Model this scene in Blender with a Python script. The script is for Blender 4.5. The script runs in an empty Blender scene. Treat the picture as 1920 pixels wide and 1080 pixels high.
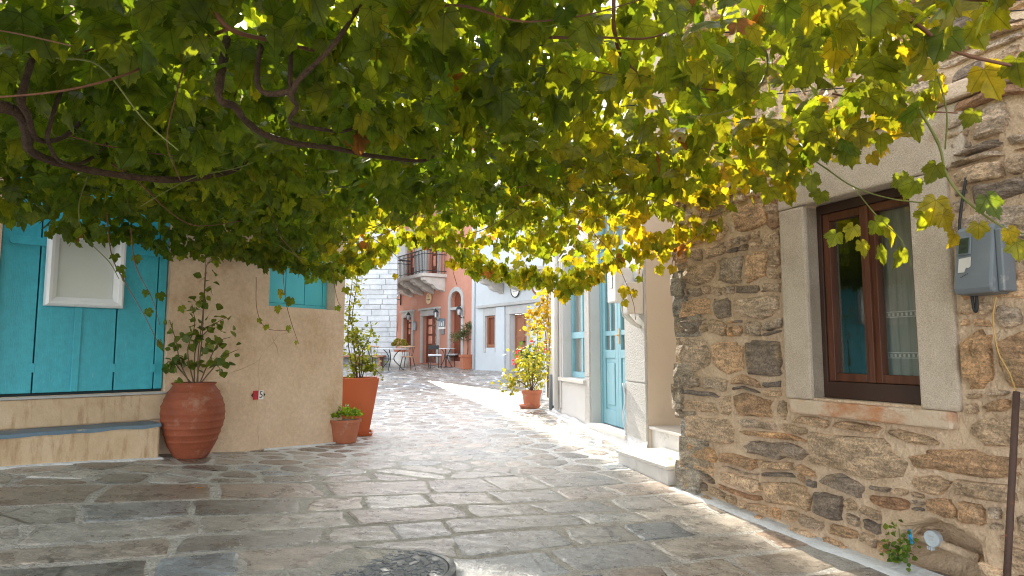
import bpy, bmesh, math, random
import numpy as np
from mathutils import Vector, Matrix, noise
from mathutils.geometry import tessellate_polygon

random.seed(11)
rng = np.random.default_rng(11)
R = math.radians
scene = bpy.context.scene
COL = scene.collection

# ------------------------------------------------------------------ camera, world, sun, exposure
EYE = 1.15
FPX = 1250.0
PITCH = math.atan(120 / 1250)
cam_d = bpy.data.cameras.new('camera')
cam = bpy.data.objects.new('camera', cam_d)
COL.objects.link(cam)
cam.location = (0, 0, EYE)
cam.rotation_euler = (R(90) + PITCH, 0, 0)
cam_d.sensor_width = 36
cam_d.lens = 36 * FPX / 1920
cam_d.clip_start = 0.05
cam_d.clip_end = 2000
cam_d.dof.use_dof = True
cam_d.dof.focus_distance = 5.2
cam_d.dof.aperture_fstop = 7.0
scene.camera = cam

SUN_EL = R(31)
sun_h = Vector((-0.27, 1.0)).normalized()
to_sun = Vector((sun_h.x * math.cos(SUN_EL), sun_h.y * math.cos(SUN_EL), math.sin(SUN_EL)))
sl = bpy.data.lights.new('sun', 'SUN')
sl.energy = 2.0
sl.angle = R(0.53)
sl.color = (1.0, 0.92, 0.78)
so = bpy.data.objects.new('sun', sl)
so.rotation_euler = to_sun.to_track_quat('Z', 'Y').to_euler()
so.location = (-6, 20, 20)
COL.objects.link(so)
w = bpy.data.worlds.new('World')
scene.world = w
w.use_nodes = True
wn = w.node_tree
sky = wn.nodes.new('ShaderNodeTexSky')
sky.sky_type = 'NISHITA'
sky.sun_disc = False
sky.sun_elevation = SUN_EL
sky.sun_rotation = math.atan2(sun_h.x, sun_h.y)
sky.air_density = 1.0
sky.dust_density = 1.3
sky.ozone_density = 0.6
bgn = [n for n in wn.nodes if n.type == 'BACKGROUND'][0]
bgn.inputs['Strength'].default_value = 0.15
hs = wn.nodes.new('ShaderNodeHueSaturation'); hs.inputs['Saturation'].default_value = .30   # thin high haze
wn.links.new(sky.outputs[0], hs.inputs['Color']); wn.links.new(hs.outputs[0], bgn.inputs['Color'])
scene.view_settings.view_transform = 'Standard'
scene.view_settings.look = 'None'
scene.view_settings.exposure = 2.38
scene.view_settings.gamma = 1.0
scene.view_settings.use_curve_mapping = False
scene.render.engine = 'CYCLES'
scene.cycles.pixel_filter_type = 'BLACKMAN_HARRIS'
scene.cycles.filter_width = 1.05
scene.cycles.max_bounces = 8
scene.cycles.transmission_bounces = 8
scene.cycles.transparent_max_bounces = 12

# ------------------------------------------------------------------ projection helpers (used only to measure the place)
CT, ST = math.cos(PITCH), math.sin(PITCH)
def ray(px, py):
    a = (px - 960) / FPX; b = (540 - py) / FPX
    return Vector((a, CT - b * ST, ST + b * CT))
def at(px, py, Y):
    r = ray(px, py)
    return Vector((0, 0, EYE)) + r * (Y / r.y)
def proj(p):
    """world points (N,3) -> pixel x, y, depth"""
    p = np.asarray(p, float) - np.array([0, 0, EYE])
    d = p[..., 1] * CT + p[..., 2] * ST
    v = -p[..., 1] * ST + p[..., 2] * CT
    dd = np.where(d > 0.05, d, 0.05)
    return 960 + FPX * p[..., 0] / dd, 540 - FPX * v / dd, d

class Wall:
    def __init__(s, o, d, n):
        s.o = Vector(o); s.d = Vector(d).normalized(); s.n = Vector(n).normalized()
    def hit(s, px, py, out=0.0):
        r = ray(px, py); c = s.o + s.n * out
        det = r.x * (-s.d.y) + s.d.x * r.y
        t = (c.x * (-s.d.y) + s.d.x * c.y) / det
        p = Vector((r.x * t, r.y * t))
        return (p - c).dot(s.d), EYE + r.z * t
    def pt(s, u, z, out=0.0):
        q = s.o + s.d * u + s.n * out
        return Vector((q.x, q.y, z))
    def u(s, px, py=660, out=0.0): return s.hit(px, py, out)[0]
    def z(s, px, py, out=0.0): return s.hit(px, py, out)[1]

W_S = Wall((1.335, 5.3), (.42, -1), (-1, -.42))        # stone house
W_W = Wall((0.61, 10.2), (.22, -1), (-1, -.22))        # white house with the blue door
BEND = (-2.52, 6.23)
W_B = Wall(BEND, (-.95, -1), (1, -.95))                # beige house, door side
W_C = Wall(BEND, (.67, 1), (1, -.67))                  # beige house, window side
W_O = Wall((-1.5, 25), (-.65, 1), (-1, -.65))          # orange house
W_F = Wall((-1.5, 25), (.65, -1), (-1, -.65))          # far white house
W_K = Wall((-4.50, 25.9), (-1, .04), (-.04, -1))       # whitewashed stone block building

# ------------------------------------------------------------------ ground heights
ctl = []
def gctl(wall, px, py, out=0.0):
    u, z = wall.hit(px, py, out); p = wall.pt(u, z, out); ctl.append((p.x, p.y, p.z))
for a in ((1300, 925), (1500, 1003), (1700, 1078)): gctl(W_S, *a)
for a in ((1036, 771), (1110, 806), (1172, 832)): gctl(W_W, *a)
for a in ((480, 846), (635, 831)): gctl(W_C, *a)
for a in ((20, 877), (280, 862)): gctl(W_B, *a, .32)
for a in ((793, 683), (745, 685)): gctl(W_O, *a)
for a in ((890, 693), (1005, 699)): gctl(W_F, *a)
for q in ((0, 0, -.08), (-4.5, 1, .18), (4, 0, -.14), (-.6, 15, .33), (-8, 24, .62), (4, 30, .7), (-8, 10, .35), (-7, 34, .8), (3, 14, .3)):
    ctl.append(q)
ctl = np.array(ctl)
def _tps():
    P = ctl[:, :2]; n = len(P)
    r2 = ((P[:, None] - P[None]) ** 2).sum(-1)
    K = np.where(r2 > 1e-9, .5 * r2 * np.log(r2 + 1e-12), 0) + np.eye(n) * .6
    A = np.zeros((n + 3, n + 3)); A[:n, :n] = K
    A[:n, n] = 1; A[:n, n + 1:] = P; A[n, :n] = 1; A[n + 1:, :n] = P.T
    b = np.zeros(n + 3); b[:n] = ctl[:, 2]
    return np.linalg.solve(A, b)
_W = _tps()
def gz(x, y):
    x = np.asarray(x, float); y = np.asarray(y, float)
    r2 = (x[..., None] - ctl[:, 0]) ** 2 + (y[..., None] - ctl[:, 1]) ** 2
    k = np.where(r2 > 1e-9, .5 * r2 * np.log(r2 + 1e-12), 0)
    return k @ _W[:len(ctl)] + _W[len(ctl)] + _W[len(ctl) + 1] * x + _W[len(ctl) + 2] * y
def g1(x, y): return float(gz(np.array([x]), np.array([y]))[0])
def ground_at(px, py):
    """the ground point seen at a pixel"""
    r = ray(px, py); t = 1.0
    lo, hi = 1.0, 40.0
    for _ in range(40):
        t = (lo + hi) / 2
        if EYE + r.z * t > g1(r.x * t, r.y * t): lo = t
        else: hi = t
    return Vector((r.x * t, r.y * t, g1(r.x * t, r.y * t)))

# ------------------------------------------------------------------ materials
def rgb(c): return (c[0], c[1], c[2], 1.0)
def mat(name, cols, scale=3.0, rough=(.6, .85), bump=.15, bscale=30.0, tint=False, spec=.4, stretch=None,
        metallic=0.0, detail=5.0, streak=None, bump2=None, coat=0.0, layer=None, cracks=None, grain=None):
    m = bpy.data.materials.new(name); m.use_nodes = True
    nt = m.node_tree; N = nt.nodes; L = nt.links
    b = N['Principled BSDF']
    geo = N.new('ShaderNodeNewGeometry')
    vec = geo.outputs['Position']
    if stretch:
        mp = N.new('ShaderNodeMapping'); mp.inputs['Scale'].default_value = stretch
        if len(stretch) == 4: pass
        L.new(vec, mp.inputs['Vector']); vec = mp.outputs[0]
    nz = N.new('ShaderNodeTexNoise'); nz.inputs['Scale'].default_value = scale
    nz.inputs['Detail'].default_value = detail; nz.inputs['Roughness'].default_value = .62
    L.new(vec, nz.inputs['Vector'])
    cr = N.new('ShaderNodeValToRGB'); e = cr.color_ramp.elements
    while len(e) < len(cols): e.new(.5)
    for i, c in enumerate(cols):
        e[i].position = .28 + .44 * i / max(1, len(cols) - 1); e[i].color = rgb(c)
    L.new(nz.outputs['Fac'], cr.inputs['Fac'])
    col = cr.outputs['Color']
    if tint:
        at_ = N.new('ShaderNodeAttribute'); at_.attribute_name = 'tint'
        mx = N.new('ShaderNodeMix'); mx.data_type = 'RGBA'; mx.blend_type = 'MULTIPLY'
        mx.inputs[0].default_value = 1.0
        L.new(at_.outputs['Color'], mx.inputs[6]); L.new(col, mx.inputs[7]); col = mx.outputs[2]
    if streak:
        # stains / patches of a second colour with a shape of their own
        n2 = N.new('ShaderNodeTexNoise'); n2.inputs['Scale'].default_value = streak[1]; n2.inputs['Detail'].default_value = 6
        n2.inputs['Roughness'].default_value = .68
        if len(streak) > 4:
            mp2 = N.new('ShaderNodeMapping'); mp2.inputs['Scale'].default_value = streak[4]
            L.new(geo.outputs['Position'], mp2.inputs['Vector']); L.new(mp2.outputs[0], n2.inputs['Vector'])
        else:
            L.new(geo.outputs['Position'], n2.inputs['Vector'])
        mr = N.new('ShaderNodeMapRange'); mr.inputs[1].default_value = streak[2]; mr.inputs[2].default_value = streak[3]
        L.new(n2.outputs['Fac'], mr.inputs[0])
        mx = N.new('ShaderNodeMix'); mx.data_type = 'RGBA'; mx.inputs[7].default_value = rgb(streak[0])
        L.new(mr.outputs[0], mx.inputs[0]); L.new(col, mx.inputs[6]); col = mx.outputs[2]
    lay = None
    if layer:
        # cleft layers: thin ridges running through the stone
        mp3 = N.new('ShaderNodeMapping'); mp3.inputs['Scale'].default_value = layer[0]; mp3.inputs['Rotation'].default_value = layer[3] if len(layer) > 3 else (0, 0, 0)
        L.new(geo.outputs['Position'], mp3.inputs['Vector'])
        n3 = N.new('ShaderNodeTexNoise'); n3.inputs['Scale'].default_value = 1.0; n3.inputs['Detail'].default_value = 7; n3.inputs['Roughness'].default_value = .7
        n3.inputs['Distortion'].default_value = .6
        L.new(mp3.outputs[0], n3.inputs['Vector']); lay = n3.outputs['Fac']
        c3 = N.new('ShaderNodeValToRGB'); e3 = c3.color_ramp.elements; e3[0].position = .36; e3[1].position = .62
        e3[0].color = rgb((layer[1],) * 3); e3[1].color = rgb((1.12,) * 3)
        L.new(lay, c3.inputs['Fac'])
        m3 = N.new('ShaderNodeMix'); m3.data_type = 'RGBA'; m3.blend_type = 'MULTIPLY'; m3.inputs[0].default_value = 1
        L.new(col, m3.inputs[6]); L.new(c3.outputs['Color'], m3.inputs[7]); col = m3.outputs[2]
    if grain:
        ng = N.new('ShaderNodeTexNoise'); ng.inputs['Scale'].default_value = grain[0]; ng.inputs['Detail'].default_value = 3; ng.inputs['Roughness'].default_value = .75
        L.new(geo.outputs['Position'], ng.inputs['Vector'])
        cg = N.new('ShaderNodeValToRGB'); eg = cg.color_ramp.elements; eg[0].position = .36; eg[1].position = .64
        eg[0].color = rgb((grain[1],) * 3); eg[1].color = rgb((grain[2],) * 3)
        L.new(ng.outputs['Fac'], cg.inputs['Fac'])
        mg = N.new('ShaderNodeMix'); mg.data_type = 'RGBA'; mg.blend_type = 'MULTIPLY'; mg.inputs[0].default_value = 1
        L.new(col, mg.inputs[6]); L.new(cg.outputs['Color'], mg.inputs[7]); col = mg.outputs[2]
    if cracks:
        # hairline cracks: edges of a warped cell pattern, only here and there
        nw = N.new('ShaderNodeTexNoise'); nw.inputs['Scale'].default_value = cracks[0] * 2.2; nw.inputs['Detail'].default_value = 5
        L.new(geo.outputs['Position'], nw.inputs['Vector'])
        mv = N.new('ShaderNodeMix'); mv.data_type = 'VECTOR'; mv.inputs[0].default_value = cracks[3]
        L.new(geo.outputs['Position'], mv.inputs[4]); L.new(nw.outputs['Color'], mv.inputs[5])
        vo = N.new('ShaderNodeTexVoronoi'); vo.feature = 'DISTANCE_TO_EDGE'; vo.inputs['Scale'].default_value = cracks[0]
        L.new(mv.outputs[1], vo.inputs['Vector'])
        c1 = N.new('ShaderNodeMapRange'); c1.inputs[1].default_value = cracks[1] * .35; c1.inputs[2].default_value = cracks[1]; c1.inputs[3].default_value = 1; c1.inputs[4].default_value = 0
        L.new(vo.outputs['Distance'], c1.inputs[0])
        nm = N.new('ShaderNodeTexNoise'); nm.inputs['Scale'].default_value = cracks[0] * .8
        L.new(geo.outputs['Position'], nm.inputs['Vector'])
        c2 = N.new('ShaderNodeMapRange'); c2.inputs[1].default_value = cracks[2]; c2.inputs[2].default_value = cracks[2] + .06
        L.new(nm.outputs['Fac'], c2.inputs[0])
        cm = N.new('ShaderNodeMath'); cm.operation = 'MULTIPLY'; L.new(c1.outputs[0], cm.inputs[0]); L.new(c2.outputs[0], cm.inputs[1])
        m4 = N.new('ShaderNodeMix'); m4.data_type = 'RGBA'; m4.blend_type = 'MULTIPLY'; m4.inputs[7].default_value = rgb(cracks[4])
        L.new(cm.outputs[0], m4.inputs[0]); L.new(col, m4.inputs[6]); col = m4.outputs[2]
    L.new(col, b.inputs['Base Color'])
    mr = N.new('ShaderNodeMapRange'); mr.inputs[1].default_value = .3; mr.inputs[2].default_value = .7
    mr.inputs[3].default_value = rough[0]; mr.inputs[4].default_value = rough[1]
    L.new(nz.outputs['Fac'], mr.inputs[0]); L.new(mr.outputs[0], b.inputs['Roughness'])
    b.inputs['Specular IOR Level'].default_value = spec
    b.inputs['Metallic'].default_value = metallic
    if coat: b.inputs['Coat Weight'].default_value = coat
    if bump:
        bn = N.new('ShaderNodeTexNoise'); bn.inputs['Scale'].default_value = bscale; bn.inputs['Detail'].default_value = 6
        bn.inputs['Roughness'].default_value = .6
        L.new(vec, bn.inputs['Vector'])
        h = bn.outputs['Fac']
        if lay is not None:
            ma = N.new('ShaderNodeMath'); ma.operation = 'MULTIPLY_ADD'; ma.inputs[1].default_value = layer[2]
            L.new(lay, ma.inputs[0]); L.new(h, ma.inputs[2]); h = ma.outputs[0]
        bp = N.new('ShaderNodeBump'); bp.inputs['Strength'].default_value = min(1, bump); bp.inputs['Distance'].default_value = .02 if bump2 is None else bump2
        L.new(h, bp.inputs['Height']); L.new(bp.outputs[0], b.inputs['Normal'])
    return m

M = {}
M['beige'] = mat('beige_plaster', [(.58, .41, .275), (.65, .475, .33), (.69, .52, .375)], 2.2, (.75, .9), .5, 22,
                 cracks=(1.5, .006, .55, .10, (.55, .48, .42)), grain=(26, .92, 1.06), streak=((.44, .26, .13), 2.0, .50, .78))
M['beige_old'] = mat('beige_plaster_worn', [(.46, .32, .19), (.56, .41, .26), (.60, .47, .33)], 3, (.75, .9), .45, 26,
                 streak=((.30, .17, .08), 3.2, .52, .75, (3.5, 3.5, .7)))
M['blue_door'] = mat('turquoise_paint', [(.03, .34, .43), (.04, .385, .475), (.055, .43, .52)], 2.5, (.35, .5), .12, 60, spec=.5,
                 stretch=(3, 3, .35), grain=(18, .90, 1.06), streak=((.16, .42, .46), 9, .66, .74, (2.5, 2.5, .5)))
M['blue_shutter'] = mat('light_turquoise_paint', [(.08, .47, .56), (.10, .52, .60)], 3, (.4, .55), .1, 50, stretch=(3, 3, .35))
M['dark_gap'] = mat('dark_gap', [(.015, .03, .035), (.02, .035, .04)], 8, (.8, .9), 0)
M['step_paint'] = mat('grey_blue_step_paint', [(.10, .16, .21), (.15, .21, .26)], 6, (.4, .6), .3, 30,
                 streak=((.30, .30, .27), 9, .60, .66))
M['white_paint'] = mat('white_paint', [(.74, .75, .76), (.82, .82, .81)], 6, (.4, .55), .06, 60)
M['paper'] = mat('pale_board', [(.72, .72, .71), (.77, .77, .76)], 2, (.55, .7), 0)
M['notice_paper'] = mat('notice_backing', [(.80, .80, .79), (.84, .84, .83)], 2, (.6, .7), 0)
M['white_stucco'] = mat('white_stucco', [(.56, .54, .50), (.65, .63, .59)], 2.5, (.75, .9), .9, 55, bump2=.035)
M['smooth_white'] = mat('smooth_white_plaster', [(.55, .535, .505), (.63, .615, .585)], 1.6, (.7, .85), .2, 26,
                 streak=((.52, .48, .42), 2.4, .60, .80))
M['cream'] = mat('cream_plaster', [(.54, .455, .355), (.60, .515, .41)], 1.3, (.75, .9), .15, 34)
M['blue_white_house'] = mat('faded_blue_paint', [(.20, .43, .50), (.25, .48, .55)], 4, (.4, .55), .08, 60,
                 streak=((.33, .50, .53), 6, .58, .7, (4, 4, .5)))
M['marble'] = mat('white_marble', [(.54, .51, .45), (.63, .60, .545)], 4, (.3, .5), .08, 20)
M['marble_grey'] = mat('grey_marble', [(.46, .44, .41), (.58, .56, .53), (.64, .62, .58)], 5, (.3, .5), .06, 20,
                 streak=((.34, .33, .31), 3, .56, .66))
M['mortar_wall'] = mat('tan_mortar', [(.56, .40, .255), (.68, .50, .335), (.78, .60, .42)], 5, (.85, .95), .9, 22, bump2=.05, grain=(90, .88, 1.08))
M['wall_stone'] = mat('wall_stone', [(.52, .50, .48), (.95, .94, .92), (1.25, 1.22, 1.16)], 9, (.75, .92), .9, 20, tint=True, stretch=(1, 1, 2.2), bump2=.05,
                 streak=((.54, .38, .22), 5.5, .54, .70), layer=((8, 8, 36), .66, 1.8, (.12, .1, 0)), grain=(75, .62, 1.28))
M['dressed'] = mat('dressed_stone', [(.50, .40, .30), (.58, .48, .37), (.63, .53, .42)], 6, (.8, .95), .7, 130, bump2=.02, grain=(140, .78, 1.15),
                 streak=((.46, .33, .22), 3, .58, .75))
M['sill_stone'] = mat('sill_stone', [(.54, .41, .28), (.64, .50, .37)], 6, (.8, .95), .7, 70, streak=((.46, .18, .06), 2.2, .50, .66, (1, 1, 1.5)))
M['paving'] = mat('paving_stone', [(.50, .50, .50), (.92, .92, .92), (1.25, 1.24, 1.22)], 6.5, (.19, .42), .6, 15, tint=True, spec=.75, bump2=.016,
                 streak=((.10, .085, .07), 11.0, .66, .73, (1.0, 2.2, 1.0)), layer=((6, 15, 6), .72, 1.4, (0, 0, -.4)), grain=(60, .70, 1.22), cracks=(1.7, .022, .56, .10, (.30, .27, .24)))
M['mortar_ground'] = None
M['whitewash'] = mat('whitewash', [(.56, .56, .555), (.67, .67, .66)], 7, (.7, .85), .8, 30, streak=((.42, .40, .36), 9, .60, .72))
M['iron'] = mat('cast_iron', [(.13, .14, .145), (.19, .20, .205)], 20, (.5, .72), .4, 60, metallic=.3, streak=((.10, .07, .05), 14, .6, .7))
M['terracotta'] = mat('terracotta', [(.19, .045, .018), (.25, .062, .026), (.29, .08, .036)], 6, (.6, .8), .25, 40, streak=((.36, .22, .15), 5, .56, .78))
M['terra_orange'] = mat('orange_glazed_planter', [(.46, .105, .032), (.51, .125, .04)], 3, (.42, .55), .06, 30)
M['terra_pot'] = mat('plain_terracotta', [(.37, .115, .055), (.45, .155, .08)], 6, (.6, .75), .15, 40, streak=((.50, .34, .25), 7, .58, .78))
M['soil'] = mat('soil', [(.05, .035, .025), (.09, .065, .045)], 20, (.9, 1), .8, 40)
M['wood_brown'] = mat('varnished_brown_wood', [(.055, .018, .009), (.095, .031, .014), (.125, .042, .018)], 5, (.3, .45), .12, 30, stretch=(6, 6, .5))
M['wood_dark'] = mat('dark_brown_wood', [(.03, .014, .009), (.05, .022, .013)], 6, (.4, .6), .15, 30)
M['wood_orange'] = mat('chestnut_wood', [(.25, .095, .045), (.32, .13, .065)], 5, (.4, .6), .1, 30, stretch=(6, 6, .6))
M['wood_red'] = mat('red_brown_wood', [(.16, .042, .02), (.21, .06, .03)], 5, (.4, .55), .1, 30, stretch=(6, 6, .6))
M['interior'] = mat('dim_interior', [(.045, .045, .035), (.07, .068, .055)], 2, (.9, 1), 0)
M['curtain'] = mat('lace_curtain', [(.27, .255, .21), (.33, .315, .26)], 14, (.9, 1), .3, 60, stretch=(14, 14, .4))
M['grey_metal'] = mat('grey_painted_metal', [(.135, .155, .17), (.18, .20, .215)], 4, (.38, .55), .06, 30, metallic=.1, streak=((.33, .33, .32), 6, .60, .7))
M['screen'] = mat('meter_window', [(.035, .05, .035), (.05, .065, .045)], 5, (.12, .2), 0, spec=.6)
M['label'] = mat('sticker_paper', [(.48, .45, .40), (.60, .57, .52)], 12, (.7, .8), .1, 30)
M['black'] = mat('black_rubber', [(.012, .012, .013), (.02, .02, .022)], 10, (.45, .6), .05, 30)
M['black_metal'] = mat('black_iron', [(.018, .02, .022), (.03, .032, .036)], 10, (.4, .55), .1, 50)
M['rust'] = mat('rusty_steel', [(.055, .030, .022), (.085, .045, .03)], 8, (.6, .8), .4, 50, streak=((.30, .05, .02), 16, .63, .67))
M['yellow_wire'] = mat('ochre_wire', [(.42, .24, .06), (.50, .30, .09)], 8, (.5, .6), 0)
M['pvc_grey'] = mat('pale_plastic', [(.52, .58, .62), (.60, .66, .70)], 20, (.4, .5), .3, 90)
M['pvc_blue'] = mat('blue_plastic', [(.03, .30, .62), (.04, .36, .70)], 10, (.35, .45), 0)
M['pipe_white'] = mat('pale_pipe', [(.62, .61, .57), (.70, .69, .65)], 3, (.5, .6), .05, 30)
M['meter_white'] = mat('ivory_plastic', [(.62, .58, .52), (.70, .66, .60)], 4, (.45, .6), .03, 30, streak=((.5, .45, .38), 5, .6, .75))
M['meter_white2'] = mat('white_plastic', [(.72, .71, .69), (.78, .77, .75)], 4, (.45, .6), .03, 30)
M['orange_plaster'] = mat('coral_plaster', [(.48, .215, .145), (.53, .25, .18)], 1.2, (.8, .9), .15, 20, streak=((.54, .31, .24), 1.0, .55, .75))
M['far_white'] = mat('far_white_plaster', [(.49, .53, .555), (.55, .59, .615)], 1.2, (.8, .9), .12, 16)  # blue cast of the skylight put into the plaster colour
M['far_trim'] = mat('pale_grey_stone', [(.38, .38, .37), (.48, .475, .46)], 3, (.75, .9), .3, 30)
M['far_stone'] = mat('whitewashed_block', [(.58, .60, .62), (.78, .79, .80)], 5, (.75, .9), .6, 18, tint=True, streak=((.50, .47, .42), 4, .62, .72))
M['far_joint'] = mat('whitewashed_joint', [(.30, .30, .29), (.38, .38, .37)], 5, (.85, .95), .3, 18)
M['balcony'] = mat('weathered_marble', [(.44, .41, .37), (.58, .55, .51)], 4, (.7, .85), .3, 20)
M['plank_sign'] = mat('pale_wood_disc', [(.60, .42, .22), (.68, .50, .29)], 5, (.5, .7), .05, 30)
M['ink'] = mat('dark_print', [(.05, .03, .02), (.07, .045, .03)], 8, (.6, .7), 0)
M['cushion'] = mat('white_cushion', [(.70, .72, .76), (.78, .80, .83)], 10, (.85, .95), .1, 30)
M['light_wood'] = mat('light_bentwood', [(.42, .24, .12), (.50, .30, .16)], 8, (.4, .55), .05, 30)
M['table_top'] = mat('pale_marble_top', [(.66, .68, .70), (.74, .76, .78)], 6, (.25, .4), 0)
M['sign_red'] = mat('red_print', [(.42, .02, .03), (.46, .025, .035)], 8, (.4, .5), 0)
M['sign_white'] = mat('white_print', [(.74, .73, .70), (.78, .77, .74)], 8, (.4, .5), 0)
M['bark'] = mat('vine_bark', [(.045, .024, .012), (.09, .05, .028), (.13, .08, .045)], 14, (.8, .95), 1.0, 36, bump2=.04)
M['cane'] = mat('vine_cane', [(.14, .055, .03), (.22, .095, .045)], 9, (.5, .65), .2, 50)
M['green_cane'] = mat('green_shoot', [(.12, .15, .03), (.20, .20, .05)], 9, (.45, .6), .1, 50)
M['stem'] = mat('plant_stem', [(.10, .06, .035), (.16, .10, .06)], 9, (.7, .85), .2, 50)
M['grey_wall'] = mat('grey_wall_stone', [(.42, .40, .37), (.58, .56, .52)], 4, (.8, .9), .5, 16)

def glass_mat():
    m = bpy.data.materials.new('window_glass'); m.use_nodes = True
    nt = m.node_tree; N = nt.nodes; L = nt.links
    for n in list(N):
        if n.type != 'OUTPUT_MATERIAL': N.remove(n)
    out = [n for n in N if n.type == 'OUTPUT_MATERIAL'][0]
    tr = N.new('ShaderNodeBsdfTransparent'); tr.inputs[0].default_value = (.97, .98, .97, 1)
    gl = N.new('ShaderNodeBsdfGlossy'); gl.inputs['Roughness'].default_value = .03
    nz = N.new('ShaderNodeTexNoise'); nz.inputs['Scale'].default_value = 1.7
    bp = N.new('ShaderNodeBump'); bp.inputs['Strength'].default_value = .03; bp.inputs['Distance'].default_value = .05
    L.new(nz.outputs['Fac'], bp.inputs['Height']); L.new(bp.outputs[0], gl.inputs['Normal'])
    fr = N.new('ShaderNodeFresnel'); fr.inputs['IOR'].default_value = 1.6
    mr = N.new('ShaderNodeMath'); mr.operation = 'MULTIPLY_ADD'; mr.inputs[1].default_value = .24; mr.inputs[2].default_value = .01
    L.new(fr.outputs[0], mr.inputs[0])
    mx = N.new('ShaderNodeMixShader'); L.new(mr.outputs[0], mx.inputs[0]); L.new(tr.outputs[0], mx.inputs[1]); L.new(gl.outputs[0], mx.inputs[2])
    L.new(mx.outputs[0], out.inputs['Surface'])
    return m
M['glass'] = glass_mat()

def mortar_ground():
    m = mat('paving_joint', [(.33, .30, .26), (.46, .43, .38), (.57, .54, .49)], 9, (.85, .95), 1.0, 30, bump2=.035, grain=(90, .75, 1.18))
    nt = m.node_tree; N = nt.nodes; L = nt.links; b = N['Principled BSDF']
    src = b.inputs['Base Color'].links[0].from_socket
    geo = N.new('ShaderNodeNewGeometry')
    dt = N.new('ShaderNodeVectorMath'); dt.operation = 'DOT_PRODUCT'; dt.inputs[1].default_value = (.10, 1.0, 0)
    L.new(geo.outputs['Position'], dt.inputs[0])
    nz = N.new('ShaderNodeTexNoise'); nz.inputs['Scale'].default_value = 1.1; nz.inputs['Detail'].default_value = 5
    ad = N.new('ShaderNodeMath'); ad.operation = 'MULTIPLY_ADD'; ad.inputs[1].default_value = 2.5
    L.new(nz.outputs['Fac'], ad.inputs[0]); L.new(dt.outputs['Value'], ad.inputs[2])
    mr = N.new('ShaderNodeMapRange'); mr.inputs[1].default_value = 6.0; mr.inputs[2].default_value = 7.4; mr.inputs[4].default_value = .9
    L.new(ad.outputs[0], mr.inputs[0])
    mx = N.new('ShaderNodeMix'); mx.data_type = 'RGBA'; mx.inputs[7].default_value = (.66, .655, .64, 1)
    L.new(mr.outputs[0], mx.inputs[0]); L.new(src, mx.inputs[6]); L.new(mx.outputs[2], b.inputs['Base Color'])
    return m
M['mortar_ground'] = mortar_ground()

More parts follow.
